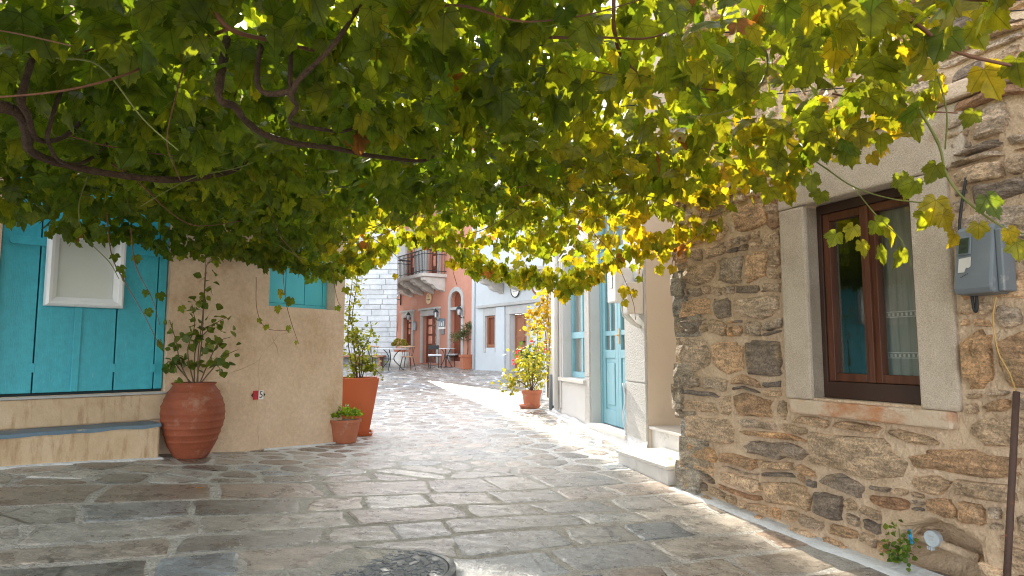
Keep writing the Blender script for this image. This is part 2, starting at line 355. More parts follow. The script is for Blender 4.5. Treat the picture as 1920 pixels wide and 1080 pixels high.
def leaf_mat(name, trans=.5, gloss=.35, veins=True, tr_gain=(2.8, 2.4, .85)):
    m = bpy.data.materials.new(name); m.use_nodes = True
    nt = m.node_tree; N = nt.nodes; L = nt.links
    b = N['Principled BSDF']; out = [n for n in N if n.type == 'OUTPUT_MATERIAL'][0]
    a = N.new('ShaderNodeAttribute'); a.attribute_name = 'tint'
    col = a.outputs['Color']
    geo = N.new('ShaderNodeNewGeometry')
    nz = N.new('ShaderNodeTexNoise'); nz.inputs['Scale'].default_value = 26; nz.inputs['Detail'].default_value = 3
    L.new(geo.outputs['Position'], nz.inputs['Vector'])
    cr = N.new('ShaderNodeValToRGB'); cr.color_ramp.elements[0].color = (.66, .70, .6, 1); cr.color_ramp.elements[1].color = (1.3, 1.25, 1.1, 1)
    cr.color_ramp.elements[0].position = .3; cr.color_ramp.elements[1].position = .7
    L.new(nz.outputs['Fac'], cr.inputs['Fac'])
    mx = N.new('ShaderNodeMix'); mx.data_type = 'RGBA'; mx.blend_type = 'MULTIPLY'; mx.inputs[0].default_value = 1
    L.new(col, mx.inputs[6]); L.new(cr.outputs['Color'], mx.inputs[7]); col = mx.outputs[2]
    normal = None
    if veins:
        uv = N.new('ShaderNodeUVMap'); uv.uv_map = 'leaf'
        sp = N.new('ShaderNodeSeparateXYZ'); L.new(uv.outputs[0], sp.inputs[0])
        def mth(op, *args):
            n = N.new('ShaderNodeMath'); n.operation = op
            for i, v in enumerate(args):
                if isinstance(v, (int, float)): n.inputs[i].default_value = v
                else: L.new(v, n.inputs[i])
            return n.outputs[0]
        ang = mth('ARCTAN2', sp.outputs[0], sp.outputs[1])
        wr = mth('WRAP', ang, .46, -.46)
        r = mth('SQRT', mth('ADD', mth('MULTIPLY', sp.outputs[0], sp.outputs[0]), mth('MULTIPLY', sp.outputs[1], sp.outputs[1])))
        dist = mth('ABSOLUTE', mth('MULTIPLY', r, mth('SINE', wr)))
        # side veins: ripples running out from each main vein
        side = mth('ABSOLUTE', mth('SINE', mth('MULTIPLY', mth('SUBTRACT', r, mth('MULTIPLY', dist, 1.1)), 30.0)))
        sv = mth('MULTIPLY', mth('LESS_THAN', side, .16), .45)
        mrr = N.new('ShaderNodeMapRange'); mrr.inputs[1].default_value = .008; mrr.inputs[2].default_value = .022
        mrr.inputs[3].default_value = 1; mrr.inputs[4].default_value = 0
        L.new(dist, mrr.inputs[0])
        vv = mth('MAXIMUM', mrr.outputs[0], sv)
        mx2 = N.new('ShaderNodeMix'); mx2.data_type = 'RGBA'; mx2.blend_type = 'MULTIPLY'
        mx2.inputs[7].default_value = (.62, .60, .5, 1)
        L.new(vv, mx2.inputs[0]); L.new(col, mx2.inputs[6]); col = mx2.outputs[2]
        bp = N.new('ShaderNodeBump'); bp.inputs['Strength'].default_value = .5; bp.inputs['Distance'].default_value = .004
        bp.invert = True
        L.new(vv, bp.inputs['Height']); normal = bp.outputs[0]
        L.new(normal, b.inputs['Normal'])
    L.new(col, b.inputs['Base Color'])
    b.inputs['Roughness'].default_value = gloss
    b.inputs['Specular IOR Level'].default_value = .35
    tr = N.new('ShaderNodeBsdfTranslucent')
    mg = N.new('ShaderNodeMix'); mg.data_type = 'RGBA'; mg.blend_type = 'MULTIPLY'; mg.inputs[0].default_value = 1
    mg.inputs[7].default_value = (*tr_gain, 1); mg.clamp_result = False
    L.new(col, mg.inputs[6]); L.new(mg.outputs[2], tr.inputs['Color'])
    ms = N.new('ShaderNodeMixShader'); ms.inputs[0].default_value = trans
    L.new(b.outputs[0], ms.inputs[1]); L.new(tr.outputs[0], ms.inputs[2]); L.new(ms.outputs[0], out.inputs['Surface'])
    return m
M['vine_leaf'] = leaf_mat('vine_leaf', .60, .42)
M['leaf'] = leaf_mat('small_leaf', .45, .4, veins=False)

# ------------------------------------------------------------------ object helpers
def tag(o, label=None, cat=None, group=None, kind=None):
    if label: o['label'] = label
    if cat: o['category'] = cat
    if group: o['group'] = group
    if kind: o['kind'] = kind
    return o
def thing(name, label, cat, loc=(0, 0, 0), rz=0.0, group=None):
    o = bpy.data.objects.new(name, None); COL.objects.link(o)
    o.empty_display_size = .1
    o.location = loc; o.rotation_euler = (0, 0, rz)
    return tag(o, label, cat, group)
def wm(o):
    return Matrix.Translation(o.location) @ o.rotation_euler.to_matrix().to_4x4() if o.parent is None else wm(o.parent) @ Matrix.Translation(o.location)

class MB:
    def __init__(s): s.v = []; s.f = []; s.t = []; s.uv = []
    def add(s, vs, fs, M_=None, tint=None):
        b = len(s.v)
        if M_ is not None: vs = [M_ @ Vector(v) for v in vs]
        s.v += [tuple(v) for v in vs]; s.f += [tuple(i + b for i in f) for f in fs]
        s.t += [tint] * len(vs)
        return s
    def box(s, x0, x1, y0, y1, z0, z1, M_=None, tint=None):
        vs = [(x0, y0, z0), (x1, y0, z0), (x1, y1, z0), (x0, y1, z0), (x0, y0, z1), (x1, y0, z1), (x1, y1, z1), (x0, y1, z1)]
        return s.add(vs, BOXF, M_, tint)
    def wbox(s, W, u0, u1, o0, o1, z0, z1, tint=None):
        vs = [W.pt(u, z, o) for z in (z0, z1) for (u, o) in ((u0, o0), (u1, o0), (u1, o1), (u0, o1))]
        return s.add(vs, BOXF, None, tint)
    def tube(s, pts, r, n=6, M_=None, tint=None, caps=True):
        pts = [Vector(p) for p in pts]
        rs = r if isinstance(r, (list, tuple)) else [r] * len(pts)
        vs = []; fs = []; up = Vector((0, 0, 1)); prev = None
        for i, p in enumerate(pts):
            t = (pts[min(i + 1, len(pts) - 1)] - pts[max(i - 1, 0)])
            if t.length < 1e-9: t = Vector((0, 0, 1))
            t.normalize()
            a = prev if prev is not None else (Vector((1, 0, 0)) if abs(t.z) > .9 else up)
            x = (a - t * a.dot(t))
            if x.length < 1e-6: x = t.orthogonal()
            x.normalize(); y = t.cross(x); prev = x
            for k in range(n):
                an = 2 * math.pi * k / n
                vs.append(p + (x * math.cos(an) + y * math.sin(an)) * rs[i])
        for i in range(len(pts) - 1):
            for k in range(n):
                k2 = (k + 1) % n
                fs.append((i * n + k, i * n + k2, (i + 1) * n + k2, (i + 1) * n + k))
        if caps:
            fs.append(tuple(range(n - 1, -1, -1))); fs.append(tuple((len(pts) - 1) * n + k for k in range(n)))
        return s.add(vs, fs, M_, tint)
    def lathe(s, prof, c=(0, 0, 0), n=32, wob=0.0, M_=None, close=True):
        vs = []; fs = []
        for i, (r, z) in enumerate(prof):
            for k in range(n):
                an = 2 * math.pi * k / n
                rr = r * (1 + wob * noise.noise(Vector((math.cos(an) * 1.5, math.sin(an) * 1.5, z * 6))))
                vs.append((c[0] + rr * math.cos(an), c[1] + rr * math.sin(an), c[2] + z))
        for i in range(len(prof) - 1):
            for k in range(n):
                k2 = (k + 1) % n
                fs.append((i * n + k, i * n + k2, (i + 1) * n + k2, (i + 1) * n + k))
        if close:
            fs.append(tuple(range(n - 1, -1, -1))); fs.append(tuple((len(prof) - 1) * n + k for k in range(n)))
        return s.add(vs, fs, M_)
    def prism(s, outline, h0, h1, M_=None, tint=None):
        """outline in local XY, extruded along local Z"""
        n = len(outline)
        vs = [(x, y, h0) for x, y in outline] + [(x, y, h1) for x, y in outline]
        fs = [(i, (i + 1) % n, n + (i + 1) % n, n + i) for i in range(n)]
        tr = tessellate_polygon([[Vector((x, y, 0)) for x, y in outline]])
        fs += [tuple(n + i for i in t) for t in tr] + [tuple(reversed(t)) for t in tr]
        return s.add(vs, fs, M_, tint)
BOXF = [(3, 2, 1, 0), (4, 5, 6, 7), (0, 1, 5, 4), (1, 2, 6, 5), (2, 3, 7, 6), (3, 0, 4, 7)]

def obj(name, mb, m, parent=None, bevel=0.0, smooth=False, kind=None, recalc=True, segs=2):
    """world coordinates in, one mesh object out (origin in its middle), parented to its thing"""
    v = np.array(mb.v, float)
    c = (v.min(0) + v.max(0)) / 2
    if parent is None: c[2] = v[:, 2].min()
    me = bpy.data.meshes.new(name)
    me.from_pydata([tuple(p) for p in (v - c)], [], mb.f)
    if recalc:
        bm = bmesh.new(); bm.from_mesh(me); bmesh.ops.recalc_face_normals(bm, faces=bm.faces); bm.to_mesh(me); bm.free()
    if any(t is not None for t in mb.t):
        a = me.attributes.new('tint', 'FLOAT_COLOR', 'POINT')
        arr = np.ones((len(v), 4), np.float32)
        for i, t in enumerate(mb.t):
            if t is not None: arr[i, :3] = t
        a.data.foreach_set('color', arr.ravel())
    if smooth:
        me.polygons.foreach_set('use_smooth', [True] * len(me.polygons))
    me.materials.append(m)
    o = bpy.data.objects.new(name, me); COL.objects.link(o)
    if parent is not None:
        o.parent = parent
        o.location = wm(parent).inverted() @ Vector(c) if parent.rotation_euler.z == 0 or parent.parent else wm(parent).inverted() @ Vector(c)
        rz = root_rz(parent)
        if rz and parent.type == 'EMPTY': o.rotation_euler = (0, 0, -rz)
    else:
        o.location = c
    if bevel:
        bv = o.modifiers.new('bevel', 'BEVEL'); bv.width = bevel; bv.segments = segs; bv.limit_method = 'ANGLE'; bv.angle_limit = R(40)
    if kind: o['kind'] = kind
    return o
def root_rz(o):
    return o.rotation_euler.z
def inst(name, me, parent, loc, rot=None, scale=1.0):
    """another object sharing mesh data; loc in world, parents carry no rotation"""
    o = bpy.data.objects.new(name, me); COL.objects.link(o)
    o.parent = parent
    p = parent; off = Vector((0, 0, 0))
    while p is not None: off += p.location; p = p.parent
    o.location = Vector(loc) - off
    if rot is not None: o.rotation_mode = 'QUATERNION'; o.rotation_quaternion = rot
    o.scale = (scale,) * 3 if isinstance(scale, (int, float)) else scale
    return o
def copy_tree(o, parent=None):
    c = o.copy(); COL.objects.link(c); c.parent = parent
    for ch in [x for x in bpy.data.objects if x.parent == o]: copy_tree(ch, c)
    return c

def wall_panel(W, outline, holes, out=0.0, reveal=.15, thick=None, tilt=None):
    """flat wall in (u,z) with openings; each opening gets its reveals"""
    mb = MB()
    polys = [outline] + holes
    flat = [p for q in polys for p in q]
    tr = tessellate_polygon([[Vector((p[0], p[1], 0)) for p in q] for q in polys])
    mb.add([W.pt(u, z, out) for u, z in flat], tr)
    for h in holes:
        n = len(h)
        vs = [W.pt(u, z, out) for u, z in h] + [W.pt(u, z, out - reveal) for u, z in h]
        mb.add(vs, [(i, (i + 1) % n, n + (i + 1) % n, n + i) for i in range(n)])
    if thick:
        n = len(outline)
        vs = [W.pt(u, z, out) for u, z in outline] + [W.pt(u, z, out - thick) for u, z in outline]
        mb.add(vs, [(i, (i + 1) % n, n + (i + 1) % n, n + i) for i in range(n)])
    return mb
def rect(u0, u1, z0, z1): return [(u0, z0), (u1, z0), (u1, z1), (u0, z1)]

def text_mb(txt, size, depth, M_):
    cu = bpy.data.curves.new('t', 'FONT'); cu.body = txt; cu.size = size; cu.extrude = depth
    cu.align_x = 'CENTER'; cu.align_y = 'CENTER'
    o = bpy.data.objects.new('t', cu); COL.objects.link(o)
    dg = bpy.context.evaluated_depsgraph_get(); me = bpy.data.meshes.new_from_object(o.evaluated_get(dg))
    mb = MB(); mb.add([M_ @ v.co for v in me.vertices], [tuple(p.vertices) for p in me.polygons])
    bpy.data.objects.remove(o); bpy.data.curves.remove(cu); bpy.data.meshes.remove(me)
    return mb
def wmat(W, u, z, out):
    """local x = along the wall to the viewer's right, y = up, z = out of the wall"""
    n3 = Vector((W.n.x, W.n.y, 0)); x = Vector((0, 0, 1)).cross(n3)
    p = W.pt(u, z, out)
    return Matrix(((x.x, 0, n3.x, p.x), (x.y, 0, n3.y, p.y), (x.z, 1, n3.z, p.z), (0, 0, 0, 1)))

# ================================================================== THE STREET
CA, SA = math.cos(R(23)), math.sin(R(23))
def ab(x, y): return x * CA + y * SA, -x * SA + y * CA
def xy(a, b):
    return a * CA - b * SA, a * SA + b * CA
def xyw(a, b):
    # the courses wander: hand-laid slabs
    w_ = min(1, max(0, (5.15 - b) / .5))
    b2 = b + w_ * (.11 * noise.noise(Vector((a * .75, b * .6, 2))) + .03 * noise.noise(Vector((a * 2.6, b * 2.6, 7))))
    a2 = a + .10 * noise.noise(Vector((a * .9, b * 1.7, 11)))
    return a2 * CA - b2 * SA, a2 * SA + b2 * CA
def make_ground():
    xs = np.concatenate([np.arange(-60, -12, 6), np.arange(-12, 8, .4), np.arange(8, 61, 6)])
    ys = np.concatenate([np.arange(-40, -2, 5), np.arange(-2, 32, .4), np.arange(32, 90, 6)])
    X, Y = np.meshgrid(xs, ys, indexing='ij')
    Z = gz(np.clip(X, -9, 6), np.clip(Y, -1, 34))
    nx, ny = X.shape
    mb = MB()
    mb.v = [tuple(p) for p in np.stack([X, Y, Z], -1).reshape(-1, 3)]
    mb.t = [None] * len(mb.v)
    mb.f = [(i * ny + j, (i + 1) * ny + j, (i + 1) * ny + j + 1, i * ny + j + 1) for i in range(nx - 1) for j in range(ny - 1)]
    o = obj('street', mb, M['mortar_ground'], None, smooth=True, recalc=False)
    o['kind'] = 'structure'
    return o
street = make_ground()
MANHOLE = ground_at(724, 1069)

def clip(poly, n, d):
    out = []
    for i in range(len(poly)):
        p, q = poly[i], poly[(i + 1) % len(poly)]
        a = p[0] * n[0] + p[1] * n[1] - d; b = q[0] * n[0] + q[1] * n[1] - d
        if a <= 0: out.append(p)
        if (a < 0 < b) or (b < 0 < a):
            t = a / (a - b); out.append((p[0] + (q[0] - p[0]) * t, p[1] + (q[1] - p[1]) * t))
    return out
def inside_buildings(x, y):
    p = Vector((x, y))
    if (p - W_S.o).dot(W_S.n) < -.12 and (p - W_S.o).dot(W_S.d) > -.05: return True
    if (p - W_W.o).dot(W_W.n) < -.12 and y < 10.4: return True
    if (p - W_B.o).dot(W_B.n) < -.1 and (p - W_C.o).dot(W_C.n) < -.1 and (p - W_C.o).dot(W_C.d) < 1.2: return True
    if y > 20 and (p - W_O.o).dot(W_O.n) < -.15: return True
    if y > 26.1 and x < -4.3: return True
    if x < -9 or x > 5: return True
    return False
PAVE_PAL = [(.25, .23, .205), (.31, .285, .25), (.20, .185, .165), (.32, .27, .225), (.25, .245, .24), (.21, .23, .245), (.36, .33, .295), (.29, .23, .185), (.42, .40, .365), (.22, .185, .155)]
def make_paving():
    polys = []     # (points, corner rounding)
    b = 1.6
    B_END = 5.15
    rows = []
    while b < B_END:
        h = random.uniform(.24, .43)
        if b + h > B_END - .12: h = B_END - b
        rows.append((b, b + h)); b += h
    for (b0, b1) in rows:
        a = -7 + random.random()
        while a < 8:
            l = random.uniform(.36, .88)
            j = .022
            g = random.uniform(.014, .035)
            sk = random.uniform(-.05, .05)
            pts = [(a + g, b0 + j + random.uniform(-.012, .012)), (a + l * .5, b0 + j + random.uniform(-.012, .014)), (a + l - g, b0 + j + random.uniform(-.012, .012)),
                   (a + l - g + random.uniform(-.012, .012), (b0 + b1) / 2), (a + l - g + sk, b1 - j), (a + l * .5, b1 - j + random.uniform(-.014, .012)), (a + g + sk, b1 - j), (a + g + random.uniform(-.012, .012), (b0 + b1) / 2)]
            if l > .72 and random.random() < .3:   # a slab broken in two
                mid = a + l * random.uniform(.35, .65); s2 = random.uniform(-.06, .06)
                p1 = clip(pts, (1, s2), mid - .006 + s2 * b0); p2 = clip(pts, (-1, -s2), -(mid + .006 + s2 * b0))
                for p in (p1, p2):
                    if len(p) > 2: polys.append(([xyw(*q) for q in p], .10))
            else:
                polys.append(([xyw(*q) for q in pts], .13))
            a += l
    # crazy paving beyond: Voronoi cells
    seeds = []
    grid = {}
    def try_add(x, y, d):
        k = (int(math.floor(x / .8)), int(math.floor(y / .8)))
        for i in range(-1, 2):
            for jj in range(-1, 2):
                for (sx, sy) in grid.get((k[0] + i, k[1] + jj), ()):
                    if ((sx - x) / 1.25) ** 2 + (sy - y) ** 2 < d * d: return
        grid.setdefault(k, []).append((x, y)); seeds.append((x, y))
    for _ in range(60000):
        x = random.uniform(-9.4, 4.4); y = random.uniform(2.0, 32)
        if ab(x, y)[1] < B_END + .03 : continue
        d = random.choice((.20, .30, .42, .50)) if y < 12 else .42
        try_add(x, y, d)
    S = np.array(seeds)
    for i, (x, y) in enumerate(seeds):
        if inside_buildings(x, y): continue
        d2 = ((S - S[i]) ** 2).sum(1); nb = np.argsort(d2)[1:18]
        poly = [(x - 1, y - 1), (x + 1, y - 1), (x + 1, y + 1), (x - 1, y + 1)]
        g = random.uniform(.020, .040) if y < 14 else .028
        for k in nb:
            nx_, ny_ = S[k] - S[i]; L_ = math.hypot(nx_, ny_); nx_ /= L_; ny_ /= L_
            poly = clip(poly, (nx_, ny_), (x + (S[k][0] - x) / 2) * nx_ + (y + (S[k][1] - y) / 2) * ny_ - g)
            if len(poly) < 3: break
        if len(poly) < 3: continue
        na, nbb = xy(0, -1); poly = clip(poly, (na, nbb), -(B_END + .02))
        if len(poly) >= 3: polys.append((poly, .22))
    out = []
    for poly, rd in polys:
        cx = sum(p[0] for p in poly) / len(poly); cy = sum(p[1] for p in poly) / len(poly)
        if inside_buildings(cx, cy) or cy < .6: continue
        # round the corners, roughen the edge
        q = []
        n = len(poly)
        for i in range(n):
            p0, p1, p2 = poly[i - 1], poly[i], poly[(i + 1) % n]
            e1 = math.hypot(p1[0] - p0[0], p1[1] - p0[1]); e2 = math.hypot(p2[0] - p1[0], p2[1] - p1[1])
            r1 = min(rd * random.uniform(.5, 1.2), .06 / max(e1, .01)) if rd < .2 else rd * random.uniform(.6, 1.2)
            r2 = min(rd * random.uniform(.5, 1.2), .06 / max(e2, .01)) if rd < .2 else rd * random.uniform(.6, 1.2)
            q.append((p1[0] + (p0[0] - p1[0]) * r1, p1[1] + (p0[1] - p1[1]) * r1))
            q.append((p1[0] + (p2[0] - p1[0]) * r2, p1[1] + (p2[1] - p1[1]) * r2))
        q2 = []
        for (x, y) in q:
            x += random.uniform(-.006, .006); y += random.uniform(-.006, .006)
            dx, dy = x - MANHOLE.x, y - MANHOLE.y; dd = math.hypot(dx, dy)
            if dd < .352: x = MANHOLE.x + dx / max(dd, .01) * .352; y = MANHOLE.y + dy / max(dd, .01) * .352
            q2.append((x, y))
        cx = sum(p[0] for p in q2) / len(q2); cy = sum(p[1] for p in q2) / len(q2)
        area = abs(sum(q2[i - 1][0] * q2[i][1] - q2[i][0] * q2[i - 1][1] for i in range(len(q2)))) / 2
        if area < .006 or math.hypot(cx - MANHOLE.x, cy - MANHOLE.y) < .32: continue
        out.append((q2, cx, cy, area))
    X = np.array([o[1] for o in out]); Y = np.array([o[2] for o in out]); A = np.array([o[3] for o in out])
    px, py, d = proj(np.stack([X, Y, gz(X, Y)], -1))
    vis = (px > -60) & (px < 1980) & (py < 1130) & (d > 1)
    size = np.where(vis, A / np.maximum(d, 1) ** 3, 0)
    order = np.argsort(-size)
    single = set(order[:300].tolist())
    rest = MB()
    for i, (q, cx, cy, area) in enumerate(out):
        n = len(q); t = random.uniform(-.001, .0015)
        tx, ty = random.uniform(-.004, .004), random.uniform(-.004, .004)
        zs = gz(np.array([p[0] for p in q] + [cx]), np.array([p[1] for p in q] + [cy]))
        vs = []
        def rel(x, y): return t + tx * (x - cx) + ty * (y - cy) + .0015 * noise.noise(Vector((x * 3, y * 3, 0)))
        for k, (x, y) in enumerate(q): vs.append((x, y, zs[k] - .02))
        for k, (x, y) in enumerate(q): vs.append((x, y, zs[k] + .0005 + rel(x, y) * .5))
        for k, (x, y) in enumerate(q):
            f = 1 - .018 / max(.05, math.hypot(x - cx, y - cy)); xx, yy = cx + (x - cx) * f, cy + (y - cy) * f
            vs.append((xx, yy, zs[k] + .004 + rel(xx, yy)))
        vs.append((cx, cy, zs[n] + .0045 + rel(cx, cy)))
        fs = []
        for k in range(n):
            k2 = (k + 1) % n
            fs += [(k, k2, n + k2, n + k), (n + k, n + k2, 2 * n + k2, 2 * n + k), (2 * n + k, 2 * n + k2, 3 * n)]
        c = random.choice(PAVE_PAL); v = random.uniform(.82, 1.2)
        warm = 1.0 if cx < 1 else 1.07
        v *= 1.12
        if cy > 5.6: v *= .90
        tint = (c[0] * v * warm, c[1] * v, c[2] * v / warm)
        if i in single:
            mb = MB().add(vs, fs, None, tint)
            obj('paving_stone', mb, M['paving'], street, recalc=False)
        else:
            rest.add(vs, fs, None, tint)
    obj('paving_stones', rest, M['paving'], street, recalc=False, kind='stuff')
make_paving()

def ribbon(W, u0, u1, o0, o1, lift=.016, step=.12, wob=.02, name='painted_border', h=None):
    """a strip of whitewash on the ground along the foot of a wall"""
    mb = MB(); us = np.arange(u0, u1 + 1e-6, step); vs = []; fs = []
    for i, u in enumerate(us):
        oo = o1 + wob * noise.noise(Vector((u * 4, o1, 1))) + .5 * wob * noise.noise(Vector((u * 15, o1, 2)))
        for o in (o0, (o0 + oo) / 2, oo - .012, oo):
            p = W.pt(u, 0, o); z = g1(p.x, p.y) + (lift if o < oo - .001 else -.01)
            if o == o0: z += .03
            vs.append((p.x, p.y, z))
    for i in range(len(us) - 1):
        for k in range(3): fs.append((i * 4 + k, i * 4 + k + 1, (i + 1) * 4 + k + 1, (i + 1) * 4 + k))
    mb.add(vs, fs)
    return obj(name, mb, M['whitewash'], street, smooth=True)
ribbon(W_S, -.05, 4.6, -.05, .11)
ribbon(W_W, .0, 4.2, -.05, .13, wob=.03)
ribbon(W_C, .25, 1.35, -.05, .05)
ribbon(W_B, .75, 2.9, -.05, .015 + .32)

# manhole cover
mc = thing('manhole_cover', 'round cast iron manhole cover with raised block pattern set in the slabs', 'manhole cover', MANHOLE)
mb = MB(); mb.lathe([(.335, -.03), (.335, .006), (.326, .008), (.304, .008), (.301, .003)], MANHOLE, 48, close=False)
obj('rim', mb, M['iron'], mc)
mb = MB(); mb.lathe([(.298, -.03), (.298, .004), (.292, .006)], MANHOLE, 48)
obj('lid', mb, M['iron'], mc)
mb = MB()
random.seed(5)
for i in range(-18, 19):
    for j in range(-18, 19):
        x, y = i * .0175, j * .0175
        if x * x + y * y > .278 ** 2: continue
        if random.random() < .40:
            lx, ly = random.choice(((.007, .007), (.016, .007), (.007, .016), (.011, .011)))
            c_, s_ = CA, SA
            M_ = Matrix.Translation(MANHOLE) @ Matrix.Rotation(R(23), 4, 'Z') @ Matrix.Translation((x, y, .0055))
            mb.box(-lx, lx, -ly, ly, 0, random.uniform(.004, .006), M_)
obj('raised_studs', mb, M['iron'], mc, kind='stuff')

# ================================================================== STONE HOUSE (right)
random.seed(21)
p0 = W_S.pt(1.5, g1(1.9, 3.9))
sh = thing('stone_house', 'rough rubble stone house with brown window on the right', 'house', p0)
wz0 = W_S.z(1527, 746); wz1 = W_S.z(1512, 385)
wu0 = W_S.u(1523); wu1 = W_S.u(1727)
zl = (W_S.z(1500, 292) + W_S.z(1900, 158)) / 2
JW = .20                                # jamb width
U_END = 4.7; Z_TOP = EYE + 3.2; ZB = -.45
# niche low in the wall at the right
nich = [W_S.hit(*p) for p in ((1660, 1062), (1690, 985), (1745, 968), (1805, 992), (1842, 1022), (1848, 1065), (1830, 1105), (1740, 1115), (1690, 1095))]
core = wall_panel(W_S, rect(.0, U_END, ZB, Z_TOP), [rect(wu0, wu1, wz0, wz1), nich], 0.0, .20)
# return wall of the corner and the far end, top
for a, b_ in ((0.0, 0.0), (U_END, U_END)):
    core.add([W_S.pt(a, ZB, 0), W_S.pt(a, ZB, -3.5), W_S.pt(a, Z_TOP, -3.5), W_S.pt(a, Z_TOP, 0)], [(0, 1, 2, 3)])
core.add([W_S.pt(0, Z_TOP, 0), W_S.pt(U_END, Z_TOP, 0), W_S.pt(U_END, Z_TOP, -3.5), W_S.pt(0, Z_TOP, -3.5)], [(0, 1, 2, 3)])
obj('wall', core, M['mortar_wall'], sh, recalc=False)
# niche back
mb = MB()
cu = sum(p[0] for p in nich) / len(nich); cz = sum(p[1] for p in nich) / len(nich)
vs = []; fs = []; nn_ = len(nich) * 4
edge = [((nich[i][0] * (4 - k) + nich[(i + 1) % len(nich)][0] * k) / 4, (nich[i][1] * (4 - k) + nich[(i + 1) % len(nich)][1] * k) / 4) for i in range(len(nich)) for k in range(4)]
for fr, o_ in ((1.06, .004), (1.0, .0), (.93, -.07), (.9, -.16), (.7, -.22), (.35, -.25)):
    for (u, z_) in edge:
        w_ = .022 * noise.noise(Vector((u * 16, z_ * 16, o_ * 12))) + .012 * noise.noise(Vector((u * 40, z_ * 40, o_ * 30)))
        vs.append(W_S.pt(cu + (u - cu) * (fr + w_ * 1.5), cz + (z_ - cz) * (fr + w_ * 1.5), o_ + w_ * (1 if o_ < -.01 else .3)))
vs.append(W_S.pt(cu, cz, -.25))
for r_ in range(5):
    for k in range(nn_): fs.append((r_ * nn_ + k, r_ * nn_ + (k + 1) % nn_, (r_ + 1) * nn_ + (k + 1) % nn_, (r_ + 1) * nn_ + k))
for k in range(nn_): fs.append((5 * nn_ + k, 5 * nn_ + (k + 1) % nn_, 6 * nn_))
mb.add(vs, fs)
obj('niche', mb, M['mortar_wall'], sh, smooth=True)

WALL_PAL = [(.66, .52, .36), (.60, .49, .36), (.72, .59, .44), (.54, .47, .38), (.50, .455, .39), (.62, .56, .48), (.68, .46, .26), (.72, .60, .45), (.27, .25, .23), (.56, .39, .24), (.68, .50, .33), (.56, .46, .34)]
sing_stones = []
EXCL = [(wu0 - JW - .012, wu1 + JW + .012, wz0 - .105, zl + .085),        # surround with sill and lintel
        (wu1, 4.7, zl - .005, zl + .085)]
def poly_bbox(p): return min(q[0] for q in p), max(q[0] for q in p), min(q[1] for q in p), max(q[1] for q in p)
def stone_rects():
    cells = []
    z = ZB + .1
    while z < Z_TOP - .05:
        h = random.choice((.05, .08, .12, .16, .20, .25, .29))
        u = -.02 + random.uniform(0, .05)
        while u < U_END:
            l = h * random.uniform(1.3, 3.2) if random.random() < .8 else h * random.uniform(.7, 1.2)
            l = min(l, .62)
            if h > .11 and random.random() < .55:
                k = random.choice((2, 2, 3)); cuts = sorted([random.uniform(.25, .75) for _ in range(k - 1)])
                zz = [0] + cuts + [1]
                for a, b_ in zip(zz[:-1], zz[1:]):
                    if random.random() < .5:
                        m_ = random.uniform(.35, .65); cells.append((u, u + l * m_, z + h * a, z + h * b_)); cells.append((u + l * m_, u + l, z + h * a, z + h * b_))
                    else: cells.append((u, u + l, z + h * a, z + h * b_))
            else:
                cells.append((u, u + l, z, z + h))
            u += l
        z += h
    return cells
def warp(u, z):
    a = .045 * noise.noise(Vector((u * 1.7, z * 1.3, 3.1))) + .030 * noise.noise(Vector((u * 5, z * 5, 7)))
    b_ = .045 * noise.noise(Vector((u * 1.9, z * 2.3, 9.1)))
    return u + b_, z + a
def make_stone(u0, u1, z0, z1, tint, proud):
    """one flattish rubble stone, ragged outline, domed face"""
    cu, cz = (u0 + u1) / 2, (z0 + z1) / 2
    hu, hz = (u1 - u0) / 2 - .009, (z1 - z0) / 2 - .008
    n = 16
    e = random.uniform(.3, .75)
    outl = []
    for k in range(n):
        an = 2 * math.pi * (k + random.uniform(-.25, .25)) / n
        c, s = math.cos(an), math.sin(an)
        j = random.uniform(.78, 1.08)
        outl.append((cu + hu * math.copysign(abs(c) ** e, c) * j, cz + hz * math.copysign(abs(s) ** e, s) * j))
    tu, tz = random.uniform(-.05, .05), random.uniform(-.14, .14)
    mb = MB(); vs = []
    rings = ((1.0, -.012), (.96, proud * .55), (.78, proud * 1.0), (.42, proud * 1.12))
    for fr, h in rings:
        for (u, z) in outl:
            uu = cu + (u - cu) * fr; zz = cz + (z - cz) * fr
            hh = h
            if h > 0: hh = h + tu * (uu - cu) + tz * (zz - cz) + .016 * noise.noise(Vector((uu * 11, zz * 20, proud * 50))) + .010 * noise.noise(Vector((uu * 26, zz * 48, 1)))
            wu, wz = warp(uu, zz)
            vs.append(W_S.pt(wu, wz, hh))
    wu, wz = warp(cu, cz); vs.append(W_S.pt(wu, wz, proud * 1.1))
    fs = []
    for r_ in range(3):
        for k in range(n):
            k2 = (k + 1) % n; fs.append((r_ * n + k, r_ * n + k2, (r_ + 1) * n + k2, (r_ + 1) * n + k))
    for k in range(n): fs.append((3 * n + k, 3 * n + (k + 1) % n, 4 * n))
    return mb.add(vs, fs, None, tint)
nb_ = poly_bbox(nich)
final = []
